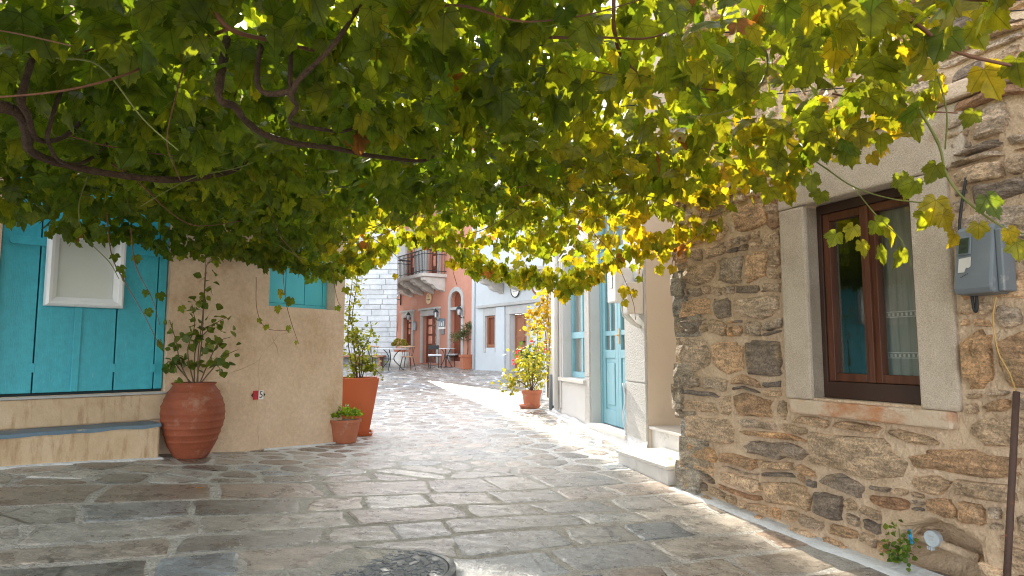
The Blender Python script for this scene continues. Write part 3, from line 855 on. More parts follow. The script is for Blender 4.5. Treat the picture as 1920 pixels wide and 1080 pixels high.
for (u0, u1, z0, z1) in stone_rects():
    drop = False
    for (a, b_, c, d) in EXCL:
        if u1 > a and u0 < b_ and z1 > c and z0 < d:
            opts = [(a - u0, (u0, a, z0, z1)), (u1 - b_, (b_, u1, z0, z1)), (c - z0, (u0, u1, z0, c)), (z1 - d, (u0, u1, d, z1))]
            opts.sort(key=lambda t: -t[0])
            if opts[0][0] > .035: u0, u1, z0, z1 = opts[0][1]
            else: drop = True
    if drop: continue
    cu, cz = (u0 + u1) / 2, (z0 + z1) / 2
    # keep out of the niche polygon
    def in_niche(u, z):
        c = False
        for i in range(len(nich)):
            (x1, y1), (x2, y2) = nich[i - 1], nich[i]
            if (y1 > z) != (y2 > z) and u < (x2 - x1) * (z - y1) / (y2 - y1) + x1: c = not c
        return c
    if any(in_niche(u, z) for u in (u0 + (u1 - u0) * .3, cu, u1 - (u1 - u0) * .3) for z in (z0 + (z1 - z0) * .3, cz, z1 - (z1 - z0) * .3)): continue
    if u1 - u0 < .03 or z1 - z0 < .022: continue
    final.append((u0, u1, z0, z1))
vis_l = []
for i, (u0, u1, z0, z1) in enumerate(final):
    p = W_S.pt((u0 + u1) / 2, (z0 + z1) / 2); x, y, d = proj(np.array([p]))
    v = -40 < x[0] < 1960 and -40 < y[0] < 1110 and d[0] > .5
    vis_l.append(((u1 - u0) * (z1 - z0) / max(d[0], .5) ** 2 if v else 0, i))
vis_l.sort(reverse=True)
single = {i for s, i in vis_l[:280] if s > 0}
rest = MB()
for i, (u0, u1, z0, z1) in enumerate(final):
    c = random.choice(WALL_PAL); v = random.uniform(.85, 1.15)
    c = tuple(x * .84 + y * .16 for x, y in zip(c, (.62, .50, .36)))
    if z1 - z0 < .06 and random.random() < .3: c = (.27, .25, .23)
    tint = (c[0] * v * 1.40, c[1] * v * 1.22, c[2] * v * 1.08)
    if random.random() < .03: tint = (.60, .34, .19)
    mb = make_stone(u0, u1, z0, z1, tint, random.uniform(.018, .055))
    if i in single: obj('stone', mb, M['wall_stone'], sh, recalc=False)
    else: rest.v, rest.f, rest.t = rest.v, rest.f, rest.t; rest.add(mb.v, mb.f, None, tint)
obj('stones', rest, M['wall_stone'], sh, recalc=False, kind='stuff')
# corner stones: chunky blocks that wrap the corner
z = g1(1.335, 5.3) - .08
while z < Z_TOP:
    h = random.choice((.07, .10, .14, .17, .2))
    l = random.uniform(.10, .34); dep = random.uniform(.15, .4)
    out = random.uniform(.01, .05); side = random.uniform(-.01, .085)
    bm = bmesh.new(); bmesh.ops.create_cube(bm, size=1); bmesh.ops.subdivide_edges(bm, edges=bm.edges, cuts=2, use_grid_fill=True)
    c = random.choice(WALL_PAL); v = random.uniform(.9, 1.2)
    vs = []
    for vv in bm.verts:
        x, y, zz = vv.co
        k = max(abs(x), abs(y), abs(zz)) * 2
        q = Vector((x, y, zz)); q = q.lerp(q.normalized() * .62, .22)
        nn = .09 * noise.noise(Vector((q.x * 3, q.y * 3, q.z * 3 + z * 9)))
        u = -side + (q.x + .5) * l + nn * .35
        o_ = out - (.5 - q.y) * dep + nn * .4
        vs.append(W_S.pt(u, z + (q.z + .5) * h * 1.02, o_))
    bm.verts.index_update()
    fs = [tuple(x.index for x in f.verts) for f in bm.faces]; bm.free()
    obj('corner_stone', MB().add(vs, fs, None, (c[0] * v, c[1] * v, c[2] * v)), M['wall_stone'], sh)
    z += h * random.uniform(.95, 1.02)

# window surround: two jambs, lintel, ledge, sill
ow = thing('window_dummy', 'x', 'x') if False else None
for (a, b_) in ((wu0 - JW, wu0), (wu1, wu1 + JW)):
    mb = MB().wbox(W_S, a, b_, -.14, .03, wz0 - .012, wz1 - .003)
    obj('jamb', mb, M['dressed'], sh, bevel=.012)
mb = MB().wbox(W_S, wu0 - JW - .008, wu1 + JW + .10, -.14, .032, wz1, zl - .004); obj('lintel', mb, M['dressed'], sh, bevel=.012)
mb = MB().wbox(W_S, wu0 - JW + .05, U_END - .02, -.1, .07, zl, zl + .085); obj('ledge', mb, M['sill_stone'], sh, bevel=.014)
mb = MB().wbox(W_S, wu0 - JW + .05, wu1 + JW - .03, -.14, .055, wz0 - .10, wz0 - .013); obj('sill', mb, M['sill_stone'], sh, bevel=.012)
# the window itself
win = obj('window', MB().wbox(W_S, wu0 + .002, wu0 + .035, -.16, -.08, wz0 + .002, wz1 - .004)
          .wbox(W_S, wu1 - .035, wu1 - .002, -.16, -.08, wz0 + .002, wz1 - .004)
          .wbox(W_S, wu0 + .035, wu1 - .035, -.16, -.08, wz1 - .06, wz1 - .004)
          .wbox(W_S, wu0 + .035, wu1 - .035, -.16, -.075, wz0 + .002, wz0 + .10), M['wood_dark'], sh, bevel=.004)
um = (wu0 + wu1) / 2 + .0
for (a, b_) in ((wu0 + .037, um - .002), (um + .002, wu1 - .037)):
    s0, s1 = wz0 + .102, wz1 - .062; t = .048
    mb = MB().wbox(W_S, a, a + t, -.145, -.09, s0, s1).wbox(W_S, b_ - t, b_, -.145, -.09, s0, s1)
    mb.wbox(W_S, a + t, b_ - t, -.145, -.09, s1 - t, s1).wbox(W_S, a + t, b_ - t, -.145, -.09, s0, s0 + t)
    obj('sash', mb, M['wood_brown'], win, bevel=.004)
    obj('pane', MB().wbox(W_S, a + t - .004, b_ - t + .004, -.121, -.115, s0 + t - .004, s1 - t + .004), M['glass'], win)
mb = MB().wbox(W_S, um - .016, um + .016, -.09, -.074, wz0 + .104, wz1 - .064); obj('cover_strip', mb, M['wood_brown'], win, bevel=.003)
# room behind
mb = MB()
for (a, b_, c, d) in ((wu0 - .3, wu1 + .3, -1.3, -1.28), (wu0 - .3, wu0 - .28, -1.3, -.2), (wu1 + .28, wu1 + .3, -1.3, -.2)):
    mb.wbox(W_S, a, b_, c, d, wz0 - .3, wz1 + .3)
mb.wbox(W_S, wu0 - .3, wu1 + .3, -1.3, -.2, wz0 - .3, wz0 - .28).wbox(W_S, wu0 - .3, wu1 + .3, -1.3, -.2, wz1 + .28, wz1 + .3)
obj('room', mb, M['interior'], sh)
mb = MB(); n = 26; vs = []; fs = []
cu0, cu1 = um - .10, wu1 - .02
for i in range(n):
    u = cu0 + (cu1 - cu0) * i / (n - 1); o_ = -.19 + .010 * math.sin(i * 1.7)
    vs += [W_S.pt(u, wz0 + .02, o_), W_S.pt(u, wz1 - .02, o_)]
for i in range(n - 1): fs.append((2 * i, 2 * i + 2, 2 * i + 3, 2 * i + 1))
cur = obj('curtain', mb.add(vs, fs), M['curtain'], sh, smooth=True)
mb = MB()
for zz in (.25, .48):
    for k in range(16):
        u = cu0 + (cu1 - cu0) * (k + .5) / 16
        mb.wbox(W_S, u - .006, u + .006, -.176, -.171, wz0 + zz, wz0 + zz + .016)
    mb.wbox(W_S, cu0, cu1, -.176, -.172, wz0 + zz - .008, wz0 + zz - .003).wbox(W_S, cu0, cu1, -.176, -.172, wz0 + zz + .021, wz0 + zz + .026)
obj('lace_trim', mb, M['label'], cur)

# ================================================================== WHITE HOUSE WITH BLUE DOOR
uP = W_W.u(1213); u_w0 = W_W.u(1055); u_w1 = W_W.u(1098); u_d0 = W_W.u(1108); u_d1 = W_W.u(1174)
zsill = W_W.z(1075, 709); zdoor = W_W.z(1140, 803)
WTOP = EYE + 4.6
wh = thing('white_house', 'white stucco house with pale blue door and window behind the stone house', 'house', W_W.pt(1.5, g1(.95, 8.6)))
WZB = -.2
ztr = EYE + 1.9
zwt = EYE + 1.35
DEP = .13
pan = wall_panel(W_W, rect(0, uP, WZB, WTOP), [rect(u_w0, u_w1, zsill, zwt), rect(u_d0, u_d1, zdoor, ztr)], 0, DEP + .06)
pan.add([W_W.pt(0, WZB), W_W.pt(0, WZB, -5), W_W.pt(0, WTOP, -5), W_W.pt(0, WTOP)], [(0, 1, 2, 3)])
pan.add([W_W.pt(0, WTOP), W_W.pt(uP, WTOP), W_W.pt(uP, WTOP, -5), W_W.pt(0, WTOP, -5)], [(0, 1, 2, 3)])
obj('wall', pan, M['smooth_white'], wh, recalc=False)
mb = MB(); mb.add([W_W.pt(uP, WZB, -.002), W_W.pt(uP, WZB, -5), W_W.pt(uP, WTOP, -5), W_W.pt(uP, WTOP, -.002)], [(0, 1, 2, 3)])
obj('side_wall', mb, M['cream'], wh, recalc=False)
# stucco pilasters, grooved
zgr = W_W.z(1190, 716)
for (a, b_) in ((u_d1 + .012, uP - .004), (u_w1 + .012, u_d0 - .012)):
    obj('stucco_panel', MB().wbox(W_W, a, b_, -.02, .022, g1(*W_W.pt(b_, 0).xy) - .05, zgr - .006).wbox(W_W, a, b_, -.02, .022, zgr + .006, EYE + 3.8), M['white_stucco'], wh, bevel=.006)
obj('corner_strip', MB().wbox(W_W, .02, u_w0 - .05, -.02, .018, g1(*W_W.pt(.2, 0).xy) + .1, EYE + 3.8), M['smooth_white'], wh, bevel=.005)
for (a, b_) in ((u_w0 - .0, u_w0 + .0),): pass
obj('window_sill', MB().wbox(W_W, u_w0 - .06, u_w1 + .06, -.12, .06, zsill - .055, zsill - .002), M['marble'], wh, bevel=.006)
# blue window
fz0, fz1 = zsill, zwt
wf = MB()
t = .055
wf.wbox(W_W, u_w0 + .002, u_w0 + t, -DEP - .05, -DEP, fz0 + .002, fz1 - .002).wbox(W_W, u_w1 - t, u_w1 - .002, -DEP - .05, -DEP, fz0 + .002, fz1 - .002)
wf.wbox(W_W, u_w0 + t, u_w1 - t, -DEP - .05, -DEP, fz0 + .002, fz0 + .08).wbox(W_W, u_w0 + t, u_w1 - t, -DEP - .05, -DEP, fz1 - .06, fz1 - .002)
zt_ = W_W.z(1085, 627)
wf.wbox(W_W, u_w0 + t, u_w1 - t, -DEP - .045, -DEP + .012, zt_ - .045, zt_ + .045)
um2 = (u_w0 + u_w1) / 2
wf.wbox(W_W, um2 - .03, um2 + .03, -DEP - .045, -DEP + .006, fz0 + .08, zt_ - .045).wbox(W_W, um2 - .03, um2 + .03, -DEP - .045, -DEP + .006, zt_ + .045, fz1 - .06)
wwin = obj('window', wf, M['blue_white_house'], wh, bevel=.005)
for (a, b_) in ((u_w0 + t, um2 - .03), (um2 + .03, u_w1 - t)):
    for (c, d) in ((fz0 + .08, zt_ - .045), (zt_ + .045, fz1 - .06)):
        obj('pane', MB().wbox(W_W, a - .004, b_ + .004, -DEP - .036, -DEP - .03, c - .004, d + .004), M['glass'], wwin)
obj('curtain', MB().wbox(W_W, u_w0, u_w1, -DEP - .12, -DEP - .1, fz0, fz1), M['paper'], wh)
# blue double door
df = MB(); t = .06
df.wbox(W_W, u_d0 + .002, u_d0 + t, -DEP - .06, -DEP + .01, zdoor + .002, ztr - .002).wbox(W_W, u_d1 - t, u_d1 - .002, -DEP - .06, -DEP + .01, zdoor + .002, ztr - .002)
df.wbox(W_W, u_d0 + t, u_d1 - t, -DEP - .06, -DEP + .01, ztr - .07, ztr - .002)
ztrm = EYE + 1.18
df.wbox(W_W, u_d0 + t, u_d1 - t, -DEP - .06, -DEP + .012, ztrm, ztrm + .07)
dfr = obj('door_frame', df, M['blue_white_house'], wh, bevel=.005)
for k in range(1, 4):
    a = u_d0 + t + (u_d1 - u_d0 - 2 * t) * k / 4
    obj('glazing_bar', MB().wbox(W_W, a - .015, a + .015, -DEP - .04, -DEP, ztrm + .072, ztr - .072), M['blue_white_house'], dfr)
obj('pane', MB().wbox(W_W, u_d0 + t, u_d1 - t, -DEP - .034, -DEP - .03, ztrm + .07, ztr - .07), M['glass'], dfr)
um3 = (u_d0 + u_d1) / 2
def blue_leaf(a, b_):
    z0, z1 = zdoor + .01, ztrm - .004; s = .085
    zp = W_W.z(1150, 672); zg = W_W.z(1150, 630)
    lf = MB().wbox(W_W, a, a + s, -DEP - .05, -DEP - .005, z0, z1).wbox(W_W, b_ - s, b_, -DEP - .05, -DEP - .005, z0, z1)
    lf.wbox(W_W, a + s, b_ - s, -DEP - .05, -DEP - .005, z0, z0 + .18).wbox(W_W, a + s, b_ - s, -DEP - .05, -DEP - .005, zp, zp + .10)
    lf.wbox(W_W, a + s, b_ - s, -DEP - .05, -DEP - .005, z1 - .1, z1)
    lf.wbox(W_W, a + s, b_ - s, -DEP - .045, -DEP - .01, zp + .27, zp + .33)
    lf.wbox(W_W, (a + b_) / 2 - .018, (a + b_) / 2 + .018, -DEP - .045, -DEP - .01, zp + .1, z1 - .1)
    leaf = obj('door', lf, M['blue_white_house'], wh, bevel=.005)
    obj('panel', MB().wbox(W_W, a + s - .004, b_ - s + .004, -DEP - .04, -DEP - .022, z0 + .17, zp + .01), M['blue_white_house'], leaf, bevel=.008)
    obj('raised_field', MB().wbox(W_W, a + s + .045, b_ - s - .045, -DEP - .03, -DEP - .008, z0 + .235, zp - .055), M['blue_white_house'], leaf, bevel=.010)
    obj('pane', MB().wbox(W_W, a + s - .004, b_ - s + .004, -DEP - .036, -DEP - .03, zp + .09, z1 - .09), M['glass'], leaf)
    return leaf
l1 = blue_leaf(u_d0 + t + .002, um3 - .002); l2 = blue_leaf(um3 + .002, u_d1 - t - .002)
obj('handle', MB().wbox(W_W, um3 + .03, um3 + .07, -DEP - .005, -DEP + .006, zdoor + .98, zdoor + 1.16).tube([W_W.pt(um3 + .05, zdoor + 1.08, -DEP), W_W.pt(um3 + .05, zdoor + 1.08, -DEP + .05), W_W.pt(um3 + .14, zdoor + 1.08, -DEP + .05)], .009), M['plank_sign'], l2)
obj('backing', MB().wbox(W_W, u_d0 - .1, u_d1 + .1, -.7, -.68, zdoor, ztr), M['interior'], wh)
obj('doorstep', MB().wbox(W_W, u_d0 - .03, u_d1 + .05, -.19, .05, zdoor - .05, zdoor - .002), M['marble'], wh, bevel=.008)
# painted plinth foot
mb = MB(); us = np.linspace(0.02, uP + .02, 40); vs = []; fs = []
for u in us:
    p = W_W.pt(u, 0); g = g1(p.x, p.y); h = .05 + .09 * min(1, max(0, (u - 1.6) / .6)) + .03 * noise.noise(Vector((u * 3, 0, 0)))
    for (o_, zz) in ((.016, g + h), (.03, g + h * .6), (.05, g - .02)): vs.append(W_W.pt(u, zz, o_))
for i in range(len(us) - 1):
    for k in range(2): fs.append((i * 3 + k, i * 3 + k + 1, i * 3 + 4 + k, i * 3 + 3 + k))
obj('painted_foot', mb.add(vs, fs), M['whitewash'], wh, smooth=True)
# downpipes on the corner
def pipe(px, y0, y1, r, out=.05):
    u = W_W.u(px, 660, out); z0, z1 = W_W.z(px, y0, out), W_W.z(px, y1, out)
    return MB().tube([W_W.pt(u, z0, out), W_W.pt(u, (z0 + z1) / 2, out), W_W.pt(u, z1, out)], r, 10)
tag(obj('drainpipe', pipe(1043, 768, 300, .035), M['pipe_white'], smooth=True), 'slim pale drainpipe running up the white house corner', 'pipe')
tag(obj('metal_pipe', pipe(1034, 768, 702, .04, .02), M['grey_metal'], smooth=True), 'short grey pipe stub rising at the white house corner', 'pipe')
# marble steps between the houses
sx = thing('entrance_steps', 'two marble steps between white house and stone house corner', 'steps', (1.15, 5.9, g1(1.1, 5.9)))
W_T = Wall((.985, 6.32), (.283, -1), (-1, -.283))
zs1 = EYE - .905; zs2 = EYE - .735
L1 = .93
obj('riser', MB().wbox(W_T, 0, L1, -.62, 0, -.1, zs1 - .034), M['marble_grey'], sx, bevel=.004)
obj('tread', MB().wbox(W_T, -.015, L1 + .015, -.62, .015, zs1 - .03, zs1), M['marble'], sx, bevel=.005)
obj('upper_riser', MB().wbox(W_W, uP + .004, uP + 1.6, -1.2, -.03, zs1 - .3, zs2 - .034), M['marble_grey'], sx, bevel=.004)
obj('upper_tread', MB().wbox(W_W, uP + .004, uP + 1.6, -1.2, .0, zs2 - .03, zs2), M['marble'], sx, bevel=.005)
# electricity boxes on the pilaster
eb = thing('electric_box', 'white plastic electricity box on bracket beside the blue door', 'electric box', W_W.pt(W_W.u(1180), W_W.z(1180, 590)))
ua = W_W.u(1188); z0, z1 = W_W.z(1165, 566, .2), W_W.z(1165, 500, .2)
obj('cover', MB().wbox(W_W, ua - .05, ua + .20, .024, .27, z0, z1), M['meter_white2'], eb, bevel=.015)
obj('window', MB().wbox(W_W, ua + .0, ua + .12, .268, .275, z1 - .22, z1 - .08), M['screen'], eb)
obj('lower_box', MB().wbox(W_W, ua + .21, ua + .34, .024, .20, z0 - .13, z1 - .17), M['meter_white'], eb, bevel=.012)
mb = MB()
for k, dx in enumerate((.0, .06, .13)):
    mb.tube([W_W.pt(ua + .05 + dx, z0 + .01, .15), W_W.pt(ua + .08 + dx, z0 - .14, .14), W_W.pt(ua + .15 + dx * .6, z0 - .22, .08), W_W.pt(ua + .22 + dx * .3, z0 - .26, .03)], .013, 6)
obj('cables', mb, M['pipe_white'], eb, smooth=True)
mb = MB(); mb.lathe([(.07, 0), (.07, .04), (.05, .05)], (0, 0, 0), 16, M_=wmat(W_W, ua + .26, z1 - .08, .03)); obj('vent', mb, M['meter_white2'], eb)
# thin hose/cord by the door
mb = MB(); ub = W_W.u(1174); pts = []
for k in range(9): pts.append(W_W.pt(ub + .02 * math.sin(k), zdoor + .55 - k * .075, .03 + .01 * math.cos(k * 1.3)))
tag(obj('hose', mb.tube(pts, .012, 6), M['pvc_grey'], smooth=True), 'thin pale hose hanging down beside the blue door', 'hose')

# ================================================================== BEIGE HOUSE (left)
random.seed(8)
bh = thing('beige_house', 'ochre plastered house with turquoise plank door and shuttered window', 'house', (BEND[0], BEND[1], g1(*BEND)))
dR = W_B.u(316, 600); dL = W_B.u(-8, 600)
dzb = (W_B.z(60, 738) + W_B.z(290, 739)) / 2; dzt = W_B.z(200, 335)
BT = EYE + 3.0
# walls with a slight batter handled by the plaster's own unevenness
BU = 4.2
cR = W_C.u(640, 830)
su0, su1 = W_C.u(468, 560), W_C.u(628, 580)
szb = W_C.z(560, 577); szt = EYE + 1.35
GB = -.3
pw = wall_panel(W_B, rect(0.0, BU, GB, BT), [rect(dR, dL, dzb, dzt)], 0, .13)
obj('wall', pw, M['beige'], bh, recalc=False)
pw = wall_panel(W_C, [(0, GB), (cR, GB), (cR + .0, BT), (0, BT)], [rect(su0, su1, szb, szt)], 0, .20)
# return and roof
vs = [W_C.pt(cR, GB), W_C.pt(cR, GB, -4.5), W_C.pt(cR, BT, -4.5), W_C.pt(cR, BT)]
pw.add(vs, [(0, 1, 2, 3)])
vs = [W_B.pt(BU, BT), W_C.pt(0, BT), W_C.pt(cR, BT), W_C.pt(cR, BT, -4.5), W_B.pt(BU, BT, -4.0)]
pw.add(vs, [(0, 1, 2, 3, 4)])
obj('wall', pw, M['beige'], bh, recalc=False)
# soft swelling where the two faces meet
mb = MB(); vs = []; fs = []
for i in range(14):
    z_ = GB + (BT - GB) * i / 13
    for (Wq, u, o_) in ((W_B, .30, .004), (W_B, .12, .012), (W_B, .0, .014), (W_C, .12, .012), (W_C, .28, .004)):
        vs.append(Wq.pt(u, z_, o_ + .006 * noise.noise(Vector((u * 4, z_ * 3, 0)))))
for i in range(13):
    for k in range(4): fs.append((i * 5 + k, i * 5 + k + 1, i * 5 + 6 + k, i * 5 + 5 + k))
obj('plaster_swell', mb.add(vs, fs), M['beige'], bh, smooth=True, recalc=False)
# door: planks, cover strip, strap hinges
door = obj('door', MB().wbox(W_B, dR + .005, dL - .005, -.125, -.085, dzb - .012, dzt + .012), M['dark_gap'], bh)
cuts = [dR + .006] + [W_B.u(x, 735) for x in (290, 215, 141, 62)] + [dL - .006]
for a, b_ in zip(cuts[:-1], cuts[1:]):
    obj('plank', MB().wbox(W_B, a + .005, b_ - .005, -.084, -.052 + random.uniform(-.002, .003), dzb + .022, dzt - .006), M['blue_door'], door, bevel=.004)
uc = W_B.u(141, 735); obj('cover_strip', MB().wbox(W_B, uc - .026, uc + .026, -.051, -.036, dzb + .024, dzt - .01), M['blue_door'], door, bevel=.004)
zh = W_B.z(60, 450)
def strap(a, b_, z_):
    n = 8; pts = [(a, z_ - .032), (b_ - .03, z_ - .032)]
    for k in range(n + 1):
        an = -math.pi / 2 + math.pi * k / n; pts.append((b_ - .03 + .032 * math.cos(an), z_ + .032 * math.sin(an)))
    pts.append((a, z_ + .032))
    mb = MB(); vs = [W_B.pt(u, q, -.051) for u, q in pts] + [W_B.pt(u, q, -.036) for u, q in pts]
    m_ = len(pts); mb.add(vs, [(i, (i + 1) % m_, m_ + (i + 1) % m_, m_ + i) for i in range(m_)] + [tuple(range(m_)), tuple(range(2 * m_ - 1, m_ - 1, -1))])
    return obj('strap_hinge', mb, M['blue_door'], door, bevel=.003)
strap(W_B.u(96), W_B.u(4), zh)
strap(W_B.u(244), W_B.u(322) if False else W_B.u(244) - .33, zh - .0) if False else None
s_ = strap(uc + .03, uc + .36, zh); 
bpy.data.objects.remove(s_)
obj('strap_hinge', MB().wbox(W_B, dR + .012, W_B.u(243), -.051, -.036, zh - .032, zh + .032), M['blue_door'], door, bevel=.003)
for px in (62, 215, 290):
    u = W_B.u(px, 690); zq = W_B.z(px, 690)
    obj('hinge_plate', MB().wbox(W_B, u - .02, u + .02, -.054, -.046, zq - .035, zq + .035), M['blue_door'], door, bevel=.002)
# threshold and bench step
bz = (W_B.z(100, 796, .05) + W_B.z(260, 796, .05)) / 2
def bench(u0, u1, o1, z0, z1, name, m, bev=.012):
    return obj(name, MB().wbox(W_B, u0, u1, -.1, o1, z0, z1), m, bh, bevel=bev)
eR = W_B.u(300, 830, .30)
bench(dR - .02, BU, .02, bz + .003, dzb - .022, 'threshold', M['beige_old'])
bench(dR - .0, BU, .03, dzb - .02, dzb - .003, 'threshold_slab', M['far_trim'], .004)
bench(eR, BU, .30, GB, bz - .022, 'step', M['beige_old'], .02)
mb = MB(); us = np.linspace(eR - .004, BU, 50); vs = []; fs = []
for u in us:
    dz_ = .006 * noise.noise(Vector((u * 6, 0, 4)))
    for (o_, zz) in ((-.05, bz), (.12, bz + dz_), (.296, bz - .004 + dz_), (.305, bz - .03 + dz_ * 2)): vs.append(W_B.pt(u, zz, o_))
for i in range(len(us) - 1):
    for k in range(3): fs.append((i * 4 + k, i * 4 + k + 1, i * 4 + 5 + k, i * 4 + 4 + k))
obj('step_top', mb.add(vs, fs), M['step_paint'], bh, smooth=False)
# window with turquoise shutters
shr = W_C.u(601, 580, -.13)
obj('window', MB().wbox(W_C, su0 + .002, su1 - .002, -.20, -.17, szb + .002, szt - .002), M['dark_gap'], bh)
wfm = [o for o in bpy.data.objects if o.name.startswith('window') and o.parent == bh][0]
n = 4
e0, e1 = su0 + .03, su1 - .06
for k in range(n):
    a = e0 + (e1 - e0) * k / n; b_ = e0 + (e1 - e0) * (k + 1) / n
    obj('shutter_plank', MB().wbox(W_C, a + .004, b_ - .004, -.168, -.135, szb + .045, szt - .04), M['blue_shutter'], wfm, bevel=.003)
obj('frame', MB().wbox(W_C, su0 + .003, su1 - .003, -.168, -.13, szb + .003, szb + .042).wbox(W_C, e1 + .002, su1 - .004, -.168, -.13, szb + .044, szt - .04).wbox(W_C, su0 + .004, e0 - .002, -.168, -.13, szb + .044, szt - .04), M['blue_shutter'], wfm, bevel=.003)
obj('batten', MB().wbox(W_C, e0 + .02, e1 - .02, -.134, -.115, szb + .42, szb + .48), M['blue_shutter'], wfm, bevel=.003)

# glazed notice box hung on the door
nb0 = W_B.u(236, 505, .06); nb1 = W_B.u(90, 505, .06); nz0 = W_B.z(155, 575, .06); nz1 = W_B.z(168, 434, .06)
nbx = thing('notice_box', 'white framed glazed notice box hung on the turquoise door', 'notice box', W_B.pt((nb0 + nb1) / 2, nz0, .0))
obj('back_panel', MB().wbox(W_B, nb0 + .02, nb1 - .02, -.034, -.015, nz0 + .02, nz1 - .02), M['notice_paper'], nbx)
fw = .072
def mitre(pts_out, pts_in, name):
    # one moulded side of the frame: outer edge low, mid ridge proud, inner lip
    prof = ((0, -.033), (0, .045), (.25, .062), (.55, .056), (.62, .035), (1, .022), (1, -.012))
    mb = MB(); vs = []
    for e in (0, 1):
        for (s, o_) in prof:
            u = pts_out[e][0] + (pts_in[e][0] - pts_out[e][0]) * s; z_ = pts_out[e][1] + (pts_in[e][1] - pts_out[e][1]) * s
            vs.append(W_B.pt(u, z_, o_))
    m_ = len(prof); fs = [(i, i + 1, m_ + i + 1, m_ + i) for i in range(m_ - 1)]
    return obj(name, mb.add(vs, fs), M['white_paint'], nbx)
O = [(nb0, nz0), (nb1, nz0), (nb1, nz1), (nb0, nz1)]; I = [(nb0 + fw, nz0 + fw), (nb1 - fw, nz0 + fw), (nb1 - fw, nz1 - fw), (nb0 + fw, nz1 - fw)]
for k in range(4):
    k2 = (k + 1) % 4; mitre((O[k], O[k2]), (I[k], I[k2]), 'frame_side')
obj('glass', MB().wbox(W_B, nb0 + fw - .004, nb1 - fw + .004, .004, .009, nz0 + fw - .004, nz1 - fw + .004), M['glass'], nbx)

# trail sign 5
u5, z5 = W_C.hit(482, 740.5)
ts = thing('trail_sign', 'small red and white trail marker with number 5 on the ochre wall', 'sign', W_C.pt(u5, z5, 0))
hw, hh = .055, .042
obj('red_half', MB().box(-hw, 0, -hh, hh, .001, .006, wmat(W_C, u5, z5, .016)), M['sign_red'], ts)
obj('white_half', MB().box(.0005, hw, -hh, hh, .001, .006, wmat(W_C, u5, z5, .016)), M['sign_white'], ts)
for s in (-1, 1):
    pts = [(s * (hw + .002), -.02), (s * (hw + .022), 0), (s * (hw + .002), .02)]
    if s < 0: pts.reverse()
    obj('arrow', MB().prism(pts, .001, .005, wmat(W_C, u5, z5, .016)), M['ink'], ts)
obj('number', text_mb('5', .088, .0006, wmat(W_C, u5, z5, .0228) @ Matrix.Translation((hw * .5, 0, 0))), M['black'], ts)

# ================================================================== foliage helpers
def leaf_outline():
    h = [(0, 0), (.07, -.12), (.13, -.20), (.20, -.25), (.25, -.21), (.31, -.20), (.36, -.14), (.45, -.13), (.45, -.05), (.53, -.01), (.47, .07), (.54, .12), (.56, .22), (.66, .25), (.63, .33),
         (.70, .40), (.60, .44), (.59, .53), (.49, .52), (.44, .58), (.33, .52), (.35, .62), (.31, .68), (.31, .77), (.23, .80), (.20, .89), (.11, .92), (.06, 1.0), (0, 1.06)]
    return h + [(-x, y) for x, y in reversed(h[1:-1])]
OUTL = leaf_outline()
def leaf_geo(seed, curl=1.0):
    rs = random.Random(seed)
    fold = rs.uniform(-.05, .5) * curl; droop = rs.uniform(-.3, .8) * curl; tw = rs.uniform(-.4, .4)
    ax = rs.uniform(.88, 1.05); ph = rs.uniform(0, 9)
    pts = []
    def zf(x, y):
        return fold * abs(x) * .8 - droop * (y * y) * .5 - .30 * curl * (x * x) + tw * x * y + .05 * noise.noise(Vector((x * 4 + ph, y * 4, ph)))
    mid = [(x * .52, .12 + (y - .12) * .52) for x, y in OUTL]
    allp = OUTL + mid + [(0, .22)]
    n = len(OUTL)
    vs = []
    for i, (x, y) in enumerate(allp):
        j = 1.0 + (rs.uniform(-.04, .04) if i < n else 0)
        vs.append((x * ax * j, y * j, zf(x, y)))
    fs = []
    for k in range(n):
        k2 = (k + 1) % n
        fs.append((k, k2, n + k2, n + k)); fs.append((n + k, n + k2, 2 * n))
    return np.array(vs), fs, np.array(allp)
VARS = [leaf_geo(s) for s in range(14)]
def coarse(g):
    vs, fs, uv = g; n = len(OUTL)
    keep = [0, 2, 3, 6, 7, 9, 12, 14, 15, 17, 18, 20, 23, 26, 28, 30, 33, 36, 38, 39, 41, 42, 44, 47, 49, 50, 53, 54]
    keep = [k for k in keep if k < n]
    m = len(keep)
    return np.concatenate([vs[keep], vs[-1:]]), [(k, (k + 1) % m, m) for k in range(m)], np.concatenate([uv[keep], uv[-1:]])
CVARS = [coarse(g) for g in VARS]
def leaf_tint(yell, brown=True):
    """yell 0..1: from deep green to yellow; a few brown ones"""
    r = random.random()
    if brown and r < .004 + .012 * yell: return (.17, .075, .028)
    t = min(1, max(0, random.gauss(yell, .17)))
    a = Vector((.066, .115, .013)); b_ = Vector((.14, .17, .016)); c = Vector((.30, .225, .014))
    q = a.lerp(b_, t * 2) if t < .5 else b_.lerp(c, t * 2 - 1)
    v = random.uniform(.8, 1.25)
    return (q.x * v, q.y * v, q.z * v)
def leaf_mesh(name, geo, tint, m):
    vs, fs, uvp = geo
    me = bpy.data.meshes.new(name); me.from_pydata([tuple(v) for v in vs], [], fs)
    a = me.attributes.new('tint', 'FLOAT_COLOR', 'POINT'); arr = np.ones((len(vs), 4), np.float32); arr[:, :3] = tint
    a.data.foreach_set('color', arr.ravel())
    uvl = me.uv_layers.new(name='leaf'); li = np.zeros(len(me.loops), np.int32); me.loops.foreach_get('vertex_index', li)
    uvl.data.foreach_set('uv', uvp[li].astype(np.float32).ravel())
    me.polygons.foreach_set('use_smooth', [True] * len(me.polygons)); me.materials.append(m)
    return me
